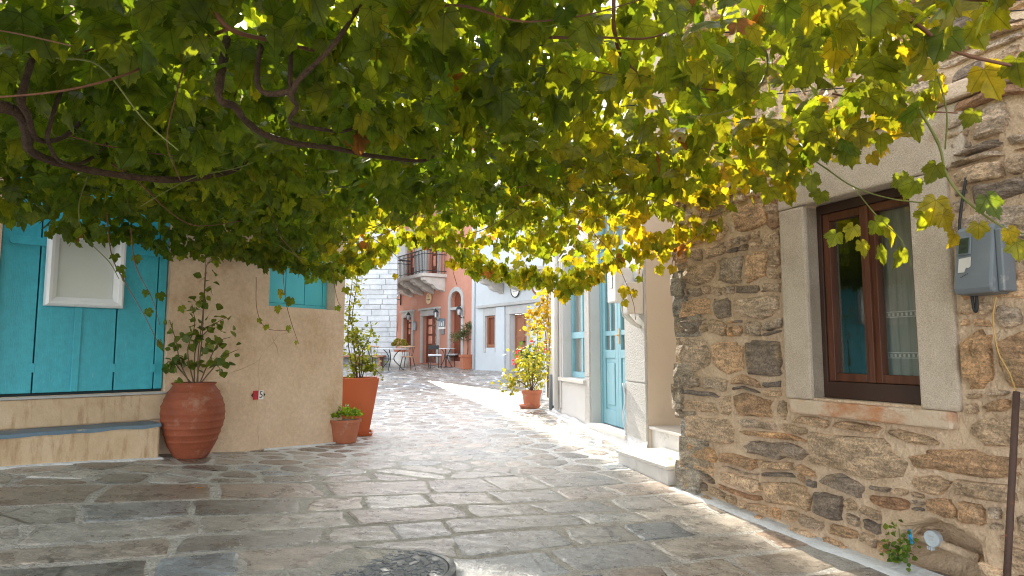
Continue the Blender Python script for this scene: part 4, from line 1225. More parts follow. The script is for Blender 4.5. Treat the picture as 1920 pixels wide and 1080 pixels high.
def frame_from(tip, nrm):
    y = Vector(tip).normalized(); z = Vector(nrm); z = z - y * z.dot(y)
    if z.length < 1e-5: z = y.orthogonal()
    z.normalize(); x = y.cross(z)
    return Matrix((x, y, z)).transposed()
def stuff_leaves(name, leaves, geos, parent, m, kind='stuff'):
    """leaves: (pos, 3x3 matrix, size, variant, tint) -> one mesh"""
    if not leaves: return None
    V = []; Fv = []; T = []; U = []; base = 0
    for (p, m3, s, vi, tint) in leaves:
        vs, fs, uvp = geos[vi]
        A = np.array(m3)
        V.append((vs * s) @ A.T + np.array(p)); T.append(np.tile(np.array([*tint, 1.0]), (len(vs), 1))); U.append(uvp)
        Fv.append((base, fs)); base += len(vs)
    V = np.concatenate(V); T = np.concatenate(T).astype(np.float32); U = np.concatenate(U).astype(np.float32)
    loops = []; starts = []; tot = []
    faces = []
    for b, fs in Fv: faces += [tuple(i + b for i in f) for f in fs]
    c = (V.min(0) + V.max(0)) / 2
    me = bpy.data.meshes.new(name); me.from_pydata((V - c).tolist(), [], faces)
    a = me.attributes.new('tint', 'FLOAT_COLOR', 'POINT'); a.data.foreach_set('color', T.ravel())
    uvl = me.uv_layers.new(name='leaf'); li = np.zeros(len(me.loops), np.int32); me.loops.foreach_get('vertex_index', li)
    uvl.data.foreach_set('uv', U[li].ravel())
    me.polygons.foreach_set('use_smooth', [True] * len(me.polygons)); me.materials.append(m)
    o = inst(name, me, parent, c)
    if kind: o['kind'] = kind
    return o
def small_leaf_geo(seed, w=.34):
    rs = random.Random(seed); f = rs.uniform(.1, .4); d = rs.uniform(0, .5)
    o = [(0, 0), (w * .6, .22), (w, .48), (w * .72, .76), (0, 1.0), (-w * .72, .76), (-w, .48), (-w * .6, .22)]
    mid = [(0, .33), (0, .66)]
    def zf(x, y): return f * abs(x) - d * y * y * .5
    allp = o + mid
    vs = np.array([(x, y, zf(x, y)) for x, y in allp])
    fs = [(0, 1, 8), (1, 2, 9, 8), (2, 3, 9), (3, 4, 9), (4, 5, 9), (5, 6, 9), (6, 7, 8, 9), (7, 0, 8)]
    return vs, fs, np.array(allp)
SVARS = [small_leaf_geo(s) for s in range(5)]
RVARS = [small_leaf_geo(s, .46) for s in range(4)]
NVARS = [small_leaf_geo(s, .13) for s in range(4)]
def rdir(up=0.0):
    v = Vector((random.gauss(0, 1), random.gauss(0, 1), random.gauss(0, .7) + up)); return v.normalized()

# ================================================================== GRAPEVINE
random.seed(31)
vine = thing('grapevine', 'broad leafy grapevine canopy spanning the lane overhead, green turning yellow', 'grapevine', (-2.3, 5.6, g1(-2.3, 5.6)))
def edge_y(x):
    """how far up the lane the canopy reaches at a given x"""
    xs = [-6, -3.2, -2.5, -1.9, -1.2, -.5, .2, .8, 1.2, 1.5, 1.75]
    ys = [2.6, 5.2, 6.0, 6.6, 6.7, 6.7, 6.6, 6.3, 5.5, 4.9, 4.3]
    return float(np.interp(x, xs, ys))
def low_z(x, y):
    """underside of the canopy above eye level"""
    ey = edge_y(x)
    ed = (ey - y)
    base = 1.02 + .10 * noise.noise(Vector((x * .9, y * .9, 2))) + .10 * noise.noise(Vector((x * 2.3, y * 2.3, 5)))
    hx = float(np.interp(x, [-4.5, -3.3, -2.6, -2.0, -1.5, -1.25, -1.1, -.85, -.6, -.4, 0, .3, .6, .85, 1.0, 1.2, 1.5, 1.8], [.98, .92, .95, .80, .88, 1.05, 1.18, 1.22, 1.12, .86, .76, .70, .64, .74, .88, .90, .90, 1.0]))
    f = min(1, max(0, 1 - ed / 1.7))
    return base + (hx - base) * f + .05 * noise.noise(Vector((x * 5, y * 3, 8)))
def right_x(y): return float(np.interp(y, [0, 1.5, 2.5, 3.0, 3.6, 4.4, 5.2, 7], [1.15, 1.4, 1.75, 1.9, 1.88, 1.74, 1.45, 1.4]))
leaves = []
def wall_clear(x, y):
    p = Vector((x, y))
    return (p - W_B.o).dot(W_B.n) > .06 and ((p - W_C.o).dot(W_C.n) > .06 or (p - W_C.o).dot(W_C.d) > 1.25) and (p - W_S.o).dot(W_S.n) > .08
def yell_at(x, y):
    v = float(np.interp(x, [-4, -1.5, 0, 1, 1.8], [.06, .12, .25, .40, .46]))
    v += .18 * noise.noise(Vector((x * 1.1, y * 1.1, 4)))
    ed = edge_y(x) - y
    if x > -1.6 and ed < 1.7: v += .26  # sun glowing through the far fringe, put in as yellower leaves
    if x > .2 and y < 3.8: v += .05  # same backlit glow tinted into the near leaves on the right
    return v
def add_leaf(p, s, tip=None, nrm=None, yell=None):
    if tip is None:
        tip = Vector((random.gauss(0, .6), random.gauss(-.1, .6), random.gauss(-.75, .5)))
    if nrm is None:
        nrm = Vector((random.gauss(0, .5), random.gauss(.15, .6), random.gauss(.75, .45)))
    leaves.append((Vector(p), frame_from(tip, nrm), s, random.randrange(len(VARS)), leaf_tint(yell_at(p[0], p[1]) if yell is None else yell, yell is None and p[1] > 2.3)))
for _ in range(46000):
    x = random.uniform(-5.2, 2.0); y = random.uniform(.9, 7.0)
    ed = edge_y(x) - y
    if ed < 0 or x > right_x(y) or not wall_clear(x, y): continue
    dens = float(np.interp(x, [-3, .2, 1.0, 1.75, 1.95], [.66, .57, .43, .36, .28]))
    if x > -1.9: dens *= float(np.interp(ed, [0, .4, 1.2, 2.0], [.40, .40, .55, 1]))
    if x > .2 and y < 3.4: dens *= .75
    if x < -3.4 and y < 2.5: dens *= .7
    if random.random() > dens: continue
    thick = .62 if x < .8 else .45
    z = low_z(x, y) + thick * (random.random() ** 1.15)
    s = random.choice((random.uniform(.045, .075), random.uniform(.06, .105), random.uniform(.085, .125)))
    if y < 1.7 and z < .95: continue
    add_leaf((x, y, EYE + z), s)
# ragged fringe hanging along the far edge
for _ in range(900):
    x = random.uniform(-3.3, 1.45); ey = edge_y(x) - random.uniform(0, .5)
    if not wall_clear(x, ey): continue
    hang = .16 * (.5 + noise.noise(Vector((x * 3.1, 1, 1)))) + .02
    z = low_z(x, ey) - random.random() * hang
    add_leaf((x, ey, EYE + z), random.uniform(.05, .088), Vector((random.gauss(0, .45), random.gauss(0, .4), -1)), Vector((random.gauss(0, .5), random.gauss(-.6, .5), random.gauss(.3, .4))))

canes = []       # (points, r0, r1, material)
def curve(pts, sub=6):
    """smooth polyline through points (Catmull-Rom)"""
    P = [Vector(p) for p in pts]; P = [P[0] * 2 - P[1]] + P + [P[-1] * 2 - P[-2]]; out = []
    for i in range(1, len(P) - 2):
        for k in range(sub):
            t = k / sub; a, b_, c, d = P[i - 1], P[i], P[i + 1], P[i + 2]
            out.append(.5 * ((2 * b_) + (c - a) * t + (2 * a - 5 * b_ + 4 * c - d) * t * t + (3 * b_ - a - 3 * c + d) * t * t * t))
    out.append(P[-2]); return out
def cane(pts, r0, r1, m, name):
    q = curve(pts); n = len(q)
    q = [p + Vector((noise.noise(p * 3), noise.noise(p * 3 + Vector((5, 0, 0))), noise.noise(p * 3 + Vector((9, 0, 0))))) * r0 * .8 for p in q]
    rr = [(r0 + (r1 - r0) * i / (n - 1)) * (1 + .30 * noise.noise(q[i] * 17)) for i in range(n)]
    return obj(name, MB().tube(q, rr, 7), m, vine, smooth=True), q
# old wood
for pts, r0, r1 in (([at(-120, 170, 2.25), at(30, 215, 2.42), at(62, 285, 2.85), at(130, 312, 3.08), at(215, 328, 3.22), at(330, 335, 3.45)], .029, .018),
                    ([at(40, 180, 2.35), at(50, 215, 2.42), at(70, 260, 2.7)], .016, .014), ([at(95, 235, 2.6), at(92, 265, 2.75), at(118, 305, 3.0)], .011, .011),
                    ([at(410, 180, 2.2), at(440, 200, 2.3), at(462, 228, 2.45), at(505, 255, 2.6), at(600, 275, 2.85), at(760, 300, 3.4)], .019, .012),
                    ([at(485, 165, 2.15), at(545, 172, 2.15), at(560, 150, 2.1)], .014, .010),
                    ([at(545, 172, 2.15), at(558, 200, 2.25), at(545, 228, 2.4), at(590, 240, 2.55)], .011, .009),
                    ([at(330, 335, 4.6), at(480, 330, 5.2), at(700, 335, 5.8), at(900, 360, 6.2)], .024, .014)):
    e_ = pts[-1]; d_ = (pts[-1] - pts[-2]).normalized() * .22
    pts = pts + [e_ + Vector((d_.x, d_.y + .1, .10)), e_ + Vector((d_.x * 1.6, d_.y * 1.6 + .25, .30))]
    s_ = pts[0]; pts = [s_ + Vector((-.05, .15, .28))] + pts
    cane(pts, r0 * .82, r1 * .75, M['bark'], 'branch')
# canes and shoots
for pts, r0, r1, mk in (([at(385, -10, 2.0), at(430, 55, 2.05), at(520, 80, 2.2), at(642, 105, 2.4)], .0085, .006, 'cane'),
                        ([at(430, 55, 2.05), at(355, 78, 2.2), at(300, 70, 2.3)], .006, .004, 'cane'),
                        ([at(642, 105, 2.4), at(690, 190, 2.7), at(770, 278, 3.2)], .005, .003, 'green_cane'),
                        ([at(740, 0, 2.6), at(860, 55, 2.7), at(1000, 72, 2.8)], .007, .005, 'cane'),
                        ([at(0, 95, 2.2), at(90, 50, 2.2), at(180, -5, 2.2)], .004, .004, 'green_cane'),
                        ([at(950, 105, 3.0), at(1010, 100, 3.0), at(1080, 118, 3.1)], .008, .006, 'cane'),
                        ([at(1150, -10, 2.6), at(1152, 60, 2.6), at(1170, 110, 2.7), at(1210, 150, 2.9)], .009, .007, 'cane'),
                        ([at(1655, -10, 2.15), at(1720, 45, 2.2), at(1800, 100, 2.25), at(1935, 132, 2.2)], .008, .006, 'cane'),
                        ([at(1720, 45, 2.2), at(1650, 5, 2.2), at(1610, -20, 2.2)], .006, .006, 'bark'),
                        ([at(1560, 175, 2.9), at(1630, 190, 2.85), at(1700, 205, 2.8), at(1795, 212, 2.75)], .0045, .003, 'cane'),
                        ([at(1755, 130, 2.5), at(1775, 210, 2.5), at(1772, 280, 2.55)], .0035, .003, 'green_cane'),
                        ([at(1725, 205, 2.7), at(1760, 270, 2.7), at(1775, 330, 2.65), at(1815, 380, 2.6), at(1880, 425, 2.5), at(1930, 440, 2.45)], .006, .003, 'green_cane'),
                        ([at(1450, 250, 3.4), at(1540, 310, 3.2), at(1600, 350, 3.1), at(1670, 372, 3.05), at(1740, 380, 2.9)], .004, .003, 'green_cane'),
                        ([at(1600, 350, 3.1), at(1640, 400, 3.0), at(1690, 450, 3.0), at(1710, 500, 3.0)], .003, .002, 'green_cane'),
                        ([at(1200, 380, 4.9), at(1110, 420, 4.8), at(1150, 480, 4.8), at(1185, 560, 4.8), at(1192, 600, 4.8)], .003, .002, 'cane'),
                        ([at(1340, 370, 4.5), at(1320, 430, 4.5), at(1265, 480, 4.6), at(1262, 520, 4.6)], .003, .002, 'cane'),
                        ([at(690, 440, 5.6), at(725, 465, 5.6), at(757, 492, 5.6)], .003, .002, 'bark'),
                        ([at(845, 480, 6.3), at(850, 510, 6.3), at(857, 535, 6.3)], .003, .002, 'cane'),
                        ([at(530, 510, 5.2), at(535, 560, 5.2), at(545, 600, 5.2), at(560, 645, 5.2)], .003, .0015, 'cane'),
                        ([at(480, 520, 5.2), at(482, 580, 5.2), at(500, 615, 5.2), at(545, 620, 5.2)], .003, .0015, 'cane'),
                        ([at(200, 400, 4.35), at(210, 480, 4.35), at(235, 530, 4.4), at(270, 590, 4.45), at(300, 650, 4.5)], .004, .002, 'cane'),
                        ([at(245, 430, 4.4), at(255, 500, 4.4), at(285, 560, 4.5), at(300, 610, 4.55)], .004, .002, 'cane'),
                        ([at(620, 500, 5.6), at(632, 560, 5.7), at(640, 575, 5.7)], .003, .0015, 'cane')):
    cane(pts, r0, r1, M[mk], 'shoot')
# random thin shoots through the canopy
for _ in range(46):
    x = random.uniform(-4, 1.4); y = random.uniform(1.8, 5.6)
    if not wall_clear(x, y): continue
    p = Vector((x, y, EYE + low_z(x, y) + random.uniform(-.03, .2))); d = Vector((random.gauss(0, 1), random.gauss(.2, .8), random.gauss(-.15, .25))).normalized()
    pts = [p]
    for k in range(4):
        d = (d + Vector((random.gauss(0, .3), random.gauss(0, .3), random.gauss(0, .18)))).normalized(); p = p + d * random.uniform(.14, .28); pts.append(p)
    if not all(wall_clear(q.x, q.y) for q in pts): continue
    cane(pts, random.uniform(.003, .0055), .002, M[random.choice(('cane', 'cane', 'green_cane'))], 'shoot')
# leaves on the hanging shoots, each where it hangs
def hang(px, py, Y, s, yell, face=None):
    p = at(px, py, Y)
    add_leaf(p, s, Vector((random.gauss(0, .35), random.gauss(0, .3), -1)), face or Vector((random.gauss(0, .4), random.gauss(-.9, .3), random.gauss(.35, .3))), yell)
for a in ((1540, 360, 3.15, .085, .35), (1568, 438, 3.05, .075, .35), (1600, 425, 3.0, .07, .3), (1640, 415, 3.0, .085, .35), (1665, 430, 3.0, .08, .35), (1690, 470, 2.95, .085, .4), (1615, 455, 3.0, .07, .3), (1650, 465, 3.0, .08, .35),
          (1688, 330, 2.9, .09, .3), (1715, 340, 2.8, .085, .3), (1755, 375, 2.65, .10, .85), (1768, 402, 2.6, .08, .8), (1790, 440, 2.6, .06, .9), (1745, 395, 2.7, .09, .5), (1850, 370, 2.5, .09, .35), (1835, 420, 2.5, .06, .8), (1890, 432, 2.4, .065, .8), (1905, 455, 2.4, .07, .6),
          (1845, 130, 2.3, .12, .4), (1735, 85, 2.2, .12, .5), (1825, 210, 2.5, .07, .3), (1755, 310, 2.6, .08, .3), (1700, 220, 2.8, .11, .55), (1625, 230, 2.9, .08, .4), (1590, 290, 3.1, .07, .3), (1500, 300, 3.3, .08, .4), (1460, 330, 3.5, .08, .4), (1905, 110, 2.2, .09, .5), (1775, 60, 2.2, .11, .4),
          (1475, 240, 3.4, .10, .8), (1550, 110, 2.9, .11, .45), (1600, 60, 2.6, .11, .5), (1660, 130, 2.6, .10, .55), (1410, 250, 3.5, .09, .9),
          (1150, 500, 4.8, .07, .85), (1172, 540, 4.8, .08, .6), (1190, 545, 4.8, .06, .4), (1170, 565, 4.8, .05, .8), (1200, 520, 4.8, .05, .5), (1140, 480, 4.8, .06, .7), (1250, 470, 4.6, .07, .8), (1262, 500, 4.6, .06, .85), (1290, 470, 4.6, .06, .8), (1235, 500, 4.7, .07, .6),
          (842, 490, 6.3, .10, .95), (858, 495, 6.3, .08, .95), (1045, 545, 6.2, .07, .95), (1062, 555, 6.2, .075, .9), (985, 530, 6.2, .08, .9), (742, 515, 5.7, .05, .9), (770, 455, 5.8, .08, .5),
          (690, 490, 5.7, .11, .4), (720, 470, 5.7, .09, .45), (545, 560, 5.2, .07, .3), (520, 575, 5.2, .06, .4), (485, 598, 5.2, .045, .3), (500, 610, 5.2, .045, .3), (540, 612, 5.2, .05, .3), (555, 640, 5.2, .03, .3), (525, 545, 5.2, .07, .6), (610, 480, 5.5, .08, .4), (648, 540, 5.7, .06, .3), (660, 510, 5.7, .06, .4), (632, 575, 5.7, .045, .3),
          (215, 478, 4.35, .05, .2), (225, 500, 4.35, .05, .2), (232, 512, 4.4, .06, .1), (255, 480, 4.4, .055, .2), (272, 545, 4.45, .05, .3), (300, 550, 4.5, .06, .2), (277, 580, 4.5, .055, .1), (300, 640, 4.5, .07, .4), (340, 575, 4.6, .05, .3), (60, 400, 4.2, .08, .3), (150, 430, 4.25, .08, .2), (185, 425, 4.3, .09, .15), (40, 405, 4.2, .06, .2)):
    hang(*a)
random.seed(91)
for _ in range(70):
    # loose leaves reaching over the window head
    t = random.random(); x_ = 1400 + 330 * t + random.gauss(0, 22); y_ = 345 - 190 * t + random.gauss(0, 32) - 20
    hang(x_, y_, 3.45 - .75 * t + random.uniform(-.15, .1), random.uniform(.06, .10), .38 + random.gauss(0, .12))
# pick the leaves that show largest: these become parts, the rest one mass
P = np.array([l[0] + l[1] @ Vector((0, .4 * l[2], 0)) for l in leaves]); Sz = np.array([l[2] for l in leaves])
px, py, dd = proj(P)
ordr = np.argsort(dd); grid = np.zeros((110, 194), bool); score = np.zeros(len(leaves))
for i in ordr:
    if dd[i] < .6 or px[i] < -20 or px[i] > 1940 or py[i] < -20 or py[i] > 1080: continue
    r = Sz[i] * .5 / dd[i] * FPX / 10
    a0, a1 = int(max(0, py[i] / 10 - r)), int(min(109, py[i] / 10 + r)) + 1; b0, b1 = int(max(0, px[i] / 10 - r)), int(min(193, px[i] / 10 + r)) + 1
    g = grid[a0:a1, b0:b1]
    score[i] = (~g).sum(); g[:] = True
top = set(np.argsort(-score)[:300].tolist())
proto_mesh = {}
for i in top:
    p, m3, s, vi, tint = leaves[i]
    k = (vi, tuple(round(c, 2) for c in tint))
    if k not in proto_mesh: proto_mesh[k] = leaf_mesh('leaf', VARS[vi], tint, M['vine_leaf'])
    inst('leaf', proto_mesh[k], vine, p, m3.to_quaternion(), s)
print('LEAVES', len(leaves))
stuff_leaves('foliage', [l for i, l in enumerate(leaves) if i not in top], CVARS, vine, M['vine_leaf'])
# wires the vine lies on, house to house
tr = thing('vine_trellis', 'thin wires stretched between the houses carrying the vine', 'trellis', (-2.0, 4.2, EYE + 1.3))
for y0, y1 in ((3.4, 2.6), (4.3, 3.4), (5.2, 4.2), (6.1, 4.9)):
    ul = (y0 - W_B.o.y) / W_B.d.y; a = W_B.pt(ul, EYE + 1.42, 0)
    ur = (y1 - W_S.o.y) / W_S.d.y; b_ = W_S.pt(ur, EYE + 1.42, 0)
    q = [a.lerp(b_, k / 8) - Vector((0, 0, .08 * math.sin(math.pi * k / 8))) for k in range(9)]
    obj('wire', MB().tube(q, .003, 5), M['black_metal'], tr, smooth=True)

# ================================================================== POTTED PLANTS
def stem_plant(root, base, stems, geos, tint_f, sz, n_leaf, spread, leaf_name='leaf', big=True, stem_r=.006, m='leaf'):
    """woody stems with leaves; big leaves are parts of their own"""
    lv = []
    for pts in stems:
        q = curve(pts, 5); obj('stem', MB().tube(q, [stem_r * (1 - .6 * i / (len(q) - 1)) for i in range(len(q))], 5), M['stem'], root, smooth=True)
        for _ in range(n_leaf):
            t = random.uniform(.25, 1); p = q[int(t * (len(q) - 1))]
            p = p + Vector((random.gauss(0, spread), random.gauss(0, spread), random.gauss(0, spread)))
            tip = Vector((random.gauss(0, .8), random.gauss(0, .8), random.gauss(-.1, .6))); nrm = Vector((random.gauss(0, .5), random.gauss(-.3, .5), random.gauss(.6, .4)))
            lv.append((p, frame_from(tip, nrm), random.uniform(*sz), random.randrange(len(geos)), tint_f()))
    if big:
        cache = {}
        for (p, m3, s, vi, tint) in lv[:300]:
            k = (vi, tuple(round(c * 12) for c in tint))
            if k not in cache: cache[k] = leaf_mesh(leaf_name, geos[vi], tint, M[m])
            inst(leaf_name, cache[k], root, p, m3.to_quaternion(), s)
        lv = lv[300:]
    if lv: stuff_leaves('foliage', lv, geos, root, M[m])
def green(a=(.05, .10, .02), b=(.12, .17, .03)):
    def f():
        t = random.random(); v = random.uniform(.8, 1.2); return tuple((x + (y - x) * t) * v for x, y in zip(a, b))
    return f
# big ribbed clay jar
random.seed(41)
jp = ground_at(358, 858)
# jar sits just in front of the bend in the wall
jd = jp.y; JS = 1250 / math.hypot(jp.y, 0)
k = jd / 1250
jar = thing('potted_plant', 'large ribbed terracotta jar with leggy green shrub beside the turquoise door', 'potted plant', jp)
H = 137 * k; Rm = 54 * k
prof = [(.48, 0), (.52, .01), (.60, .06), (.75, .18), (.88, .32), (.97, .46), (1.0, .58), (.985, .68), (.92, .78), (.82, .87), (.70, .94), (.66, .965), (.70, .985), (.72, 1.0), (.66, 1.0), (.60, .97)]
pr = []
zz = np.linspace(0, .94, 90)
for z_ in zz:
    r = np.interp(z_, [p[1] for p in prof[:11]], [p[0] for p in prof[:11]])
    rib = (.022 + .018 * noise.noise(Vector((z_ * 9, 1, 1)))) * (abs(math.sin(z_ * 34)) ** 6) if .15 < z_ < .9 else 0
    pr.append((Rm * (r + rib), H * z_))
for r, z_ in prof[11:]: pr.append((Rm * r, H * z_))
obj('pot', MB().lathe(pr, jp, 48, wob=.03), M['terracotta'], jar, smooth=True)
obj('soil', MB().lathe([(Rm * .63, H * .955), (Rm * .3, H * .975)], jp, 20), M['soil'], jar)
top_ = jp + Vector((0, 0, H * .96))
def jpx(px, py, dy=0): return at(px, py, jd + dy)
stems = [[top_ + Vector((-.03, 0, 0)), jpx(338, 680), jpx(330, 640), jpx(318, 600)], [top_, jpx(352, 660), jpx(365, 610), jpx(360, 570)],
         [top_ + Vector((.03, 0, 0)), jpx(372, 660), jpx(380, 590), jpx(384, 520)], [top_ + Vector((.04, 0, 0)), jpx(395, 670), jpx(412, 640), jpx(432, 632)],
         [top_ + Vector((-.02, .02, 0)), jpx(335, 690), jpx(330, 680), jpx(326, 672)], [top_ + Vector((.05, -.03, 0)), jpx(400, 690, -.1), jpx(420, 668, -.12), jpx(447, 655, -.1)],
         [top_, jpx(368, 650, .05), jpx(400, 610, .08), jpx(425, 595, .05)],
         [top_ + Vector((.02, .0, 0)), jpx(378, 640), jpx(383, 560), jpx(386, 490), jpx(381, 440)]]
stem_plant(jar, jp, stems, RVARS, green((.06, .10, .018), (.12, .155, .022)), (.045, .085), 20, .04)
# tall tapered square planter
tp = ground_at(668, 815)
kk = tp.y / 1250
tpl = thing('potted_plant', 'tall tapered orange planter with climbing shrub at the ochre house corner', 'potted plant', tp)
Hb = 105 * kk
rot = R(12)
def sq(hw, z_): return [(tp.x + hw * (math.cos(rot) * a - math.sin(rot) * b_), tp.y + .02 + hw * (math.sin(rot) * a + math.cos(rot) * b_), tp.z + z_) for a, b_ in ((-1, -1), (1, -1), (1, 1), (-1, 1))]
h0, h1 = 22 * kk, 39 * kk
vs = sq(h0, .02) + sq(h1, Hb) + sq(h1 - .02, Hb) + sq(h1 - .03, Hb - .06)
fs = [(3, 2, 1, 0)]
for r_ in range(3):
    for i in range(4): fs.append((r_ * 4 + i, r_ * 4 + (i + 1) % 4, r_ * 4 + 4 + (i + 1) % 4, r_ * 4 + 4 + i))
obj('pot', MB().add(vs, fs), M['terra_orange'], tpl, bevel=.008)
obj('soil', MB().add(sq(h1 - .03, Hb - .05), [(0, 1, 2, 3)]), M['soil'], tpl)
vs = sq(h0 + .03, 0) + sq(h0 + .045, .03) + sq(h0 + .03, .03)
fs = [(3, 2, 1, 0)] + [(r_ * 4 + i, r_ * 4 + (i + 1) % 4, r_ * 4 + 4 + (i + 1) % 4, r_ * 4 + 4 + i) for r_ in range(2) for i in range(4)]
obj('saucer', MB().add(vs, fs), M['terra_orange'], tpl, bevel=.004)
tt = tp + Vector((0, .02, Hb - .05))
def tpx(px, py, dy=.05): return at(px, py, tp.y + dy)
stems = [[tt, tpx(665, 660), tpx(660, 600), tpx(668, 540), tpx(672, 500)], [tt + Vector((.02, 0, 0)), tpx(672, 650), tpx(655, 590), tpx(660, 530), tpx(662, 480)],
         [tt + Vector((-.03, 0, 0)), tpx(655, 660), tpx(652, 620), tpx(656, 570)], [tt + Vector((.04, 0, 0)), tpx(685, 690), tpx(700, 690), tpx(716, 705)],
         [tt + Vector((.03, 0, 0)), tpx(680, 660), tpx(672, 640), tpx(668, 620)], [tt, tpx(668, 680), tpx(690, 640), tpx(697, 610)],
         [tt + Vector((.0, .04, 0)), tpx(662, 690), tpx(680, 682), tpx(705, 676)]]
stem_plant(tpl, tp, stems, SVARS, green((.08, .12, .02), (.20, .22, .03)), (.035, .065), 95, .05, stem_r=.008)
# small pot with a fleshy green plant
spp = ground_at(645, 830)
kk = spp.y / 1250
spl = thing('potted_plant', 'small terracotta pot of low bright green leaves in front of tall planter', 'potted plant', spp)
rt = 30 * kk; hp = 43 * kk
obj('pot', MB().lathe([(rt * .68, 0), (rt * .72, .01), (rt * .93, hp * .84), (rt * .94, hp * .86), (rt * 1.02, hp * .87), (rt * 1.03, hp), (rt * .95, hp), (rt * .92, hp * .9)], spp, 32), M['terra_pot'], spl, smooth=False, bevel=.003)
obj('soil', MB().lathe([(rt * .93, hp * .93), (rt * .3, hp * .97)], spp, 20), M['soil'], spl)
lv = []; cache = {}
for _ in range(260):
    a = random.uniform(0, 6.28); r = rt * 1.0 * math.sqrt(random.random()); h = hp + .02 + .09 * (1 - (r / rt) ** 2) * random.random() + random.uniform(0, .03)
    p = spp + Vector((r * math.cos(a), r * math.sin(a), h)); tip = Vector((math.cos(a) * .6 + random.gauss(0, .4), math.sin(a) * .6 + random.gauss(0, .4), random.uniform(.2, 1)))
    lv.append((p, frame_from(tip, rdir(.5)), random.uniform(.025, .045), random.randrange(4), green((.09, .17, .02), (.17, .26, .03))()))
stuff_leaves('foliage', lv, RVARS, spl, M['leaf'])
# flower pot with yellow green shrub by the white house
fp = ground_at(997, 765); kk = fp.y / 1250
fpl = thing('potted_plant', 'round terracotta pot on a saucer with sunlit yellowing shrub by white house', 'potted plant', fp)
rt = 19 * kk; hp = 33 * kk
obj('pot', MB().lathe([(rt * .76, .02), (rt * .92, hp * .8), (rt * 1.0, hp * .82), (rt * 1.02, hp), (rt * .93, hp), (rt * .9, hp * .9)], fp, 28), M['terra_pot'], fpl, bevel=.003)
obj('saucer', MB().lathe([(rt * .9, 0), (rt * 1.1, .05), (rt * 1.05, .05), (rt * .85, .02)], fp + Vector((-.03, 0, 0)), 28), M['terra_pot'], fpl)
obj('soil', MB().lathe([(rt * .9, hp * .93), (rt * .3, hp * .97)], fp, 16), M['soil'], fpl)
ft = fp + Vector((0, 0, hp * .95))
def fpx(px, py, dy=0): return at(px, py, fp.y + dy)
stems = [[ft, fpx(990, 705), fpx(980, 680), fpx(975, 660)], [ft, fpx(1000, 700), fpx(1003, 670), fpx(1000, 640)], [ft, fpx(985, 712), fpx(968, 705), fpx(948, 735)], [ft, fpx(1010, 710), fpx(1018, 690), fpx(1024, 670)],
         [ft, fpx(992, 700, -.2), fpx(990, 680, -.3), fpx(985, 668, -.3)], [ft, fpx(1005, 705, .2), fpx(1015, 680, .3), fpx(1022, 650, .3)], [ft, fpx(975, 715), fpx(962, 715), fpx(955, 728)],
         [ft, fpx(1000, 690), fpx(1008, 640), fpx(1005, 600)]]
stem_plant(fpl, fp, stems, SVARS, green((.10, .13, .02), (.24, .22, .025)), (.05, .085), 75, .085, big=False, stem_r=.009)
# yellow creeper on a grey gate post behind it
cp = at(1027, 700, 12.6); cp.z = g1(cp.x, cp.y)
post = obj('garden_wall', MB().box(cp.x - .02, cp.x + 1.6, cp.y + .12, cp.y + .42, cp.z - .1, EYE + 1.35), M['grey_wall'], bevel=.01)
tag(post, 'grey rendered wall end behind the yellow creeper', 'wall')
cr_ = thing('creeper', 'yellow orange leaved creeper hanging over the grey wall end', 'creeper', (cp.x - .05, cp.y, cp.z))
stems = [[cp + Vector((.0, 0, 0)), at(1024, 640, 12.5), at(1018, 590, 12.5), at(1020, 540, 12.5)], [cp, at(1030, 630, 12.5), at(1026, 570, 12.5), at(1030, 530, 12.5)], [at(1022, 560, 12.5), at(1008, 580, 12.4), at(995, 600, 12.4)], [at(1020, 590, 12.5), at(1010, 610, 12.4), at(1000, 625, 12.4)]]
stem_plant(cr_, cp, stems, RVARS, green((.20, .17, .02), (.34, .23, .025)), (.07, .11), 60, .09, big=False, stem_r=.012)
# geranium with red and magenta flowers
gp = at(1003, 715, 12.2); gp.z = g1(gp.x, gp.y)
ger = thing('flowering_plant', 'dark green plant with red and magenta blossoms in pale blue pot behind the shrub', 'plant', gp)
obj('pot', MB().lathe([(.13, 0), (.17, .30), (.18, .34), (.16, .34)], gp, 20), M['pvc_grey'], ger)
stems = [[gp + Vector((0, 0, .3)), at(995, 690, 12.2), at(988, 665, 12.2), at(982, 655, 12.1)], [gp + Vector((0, 0, .3)), at(1003, 690, 12.2), at(1008, 665, 12.2), at(1012, 650, 12.2)], [gp + Vector((0, 0, .3)), at(998, 685, 12.2), at(996, 660, 12.2)]]
stem_plant(ger, gp, stems, RVARS, green((.03, .07, .02), (.07, .12, .03)), (.07, .11), 60, .08, big=False)
fl = []
for (x, y, c) in ((968, 662, 0), (970, 670, 0), (965, 676, 0), (1012, 650, 1), (1018, 655, 1), (1008, 660, 1), (1020, 645, 1), (976, 655, 0), (995, 642, 0)):
    for _ in range(4):
        fl.append((at(x + random.gauss(0, 2), y + random.gauss(0, 2), 12.0 + random.gauss(0, .05)), frame_from(rdir(), rdir()), .05, random.randrange(4), (.55, .02, .06) if c == 0 else (.40, .03, .28)))
stuff_leaves('blossom', fl, RVARS, ger, M['leaf'])
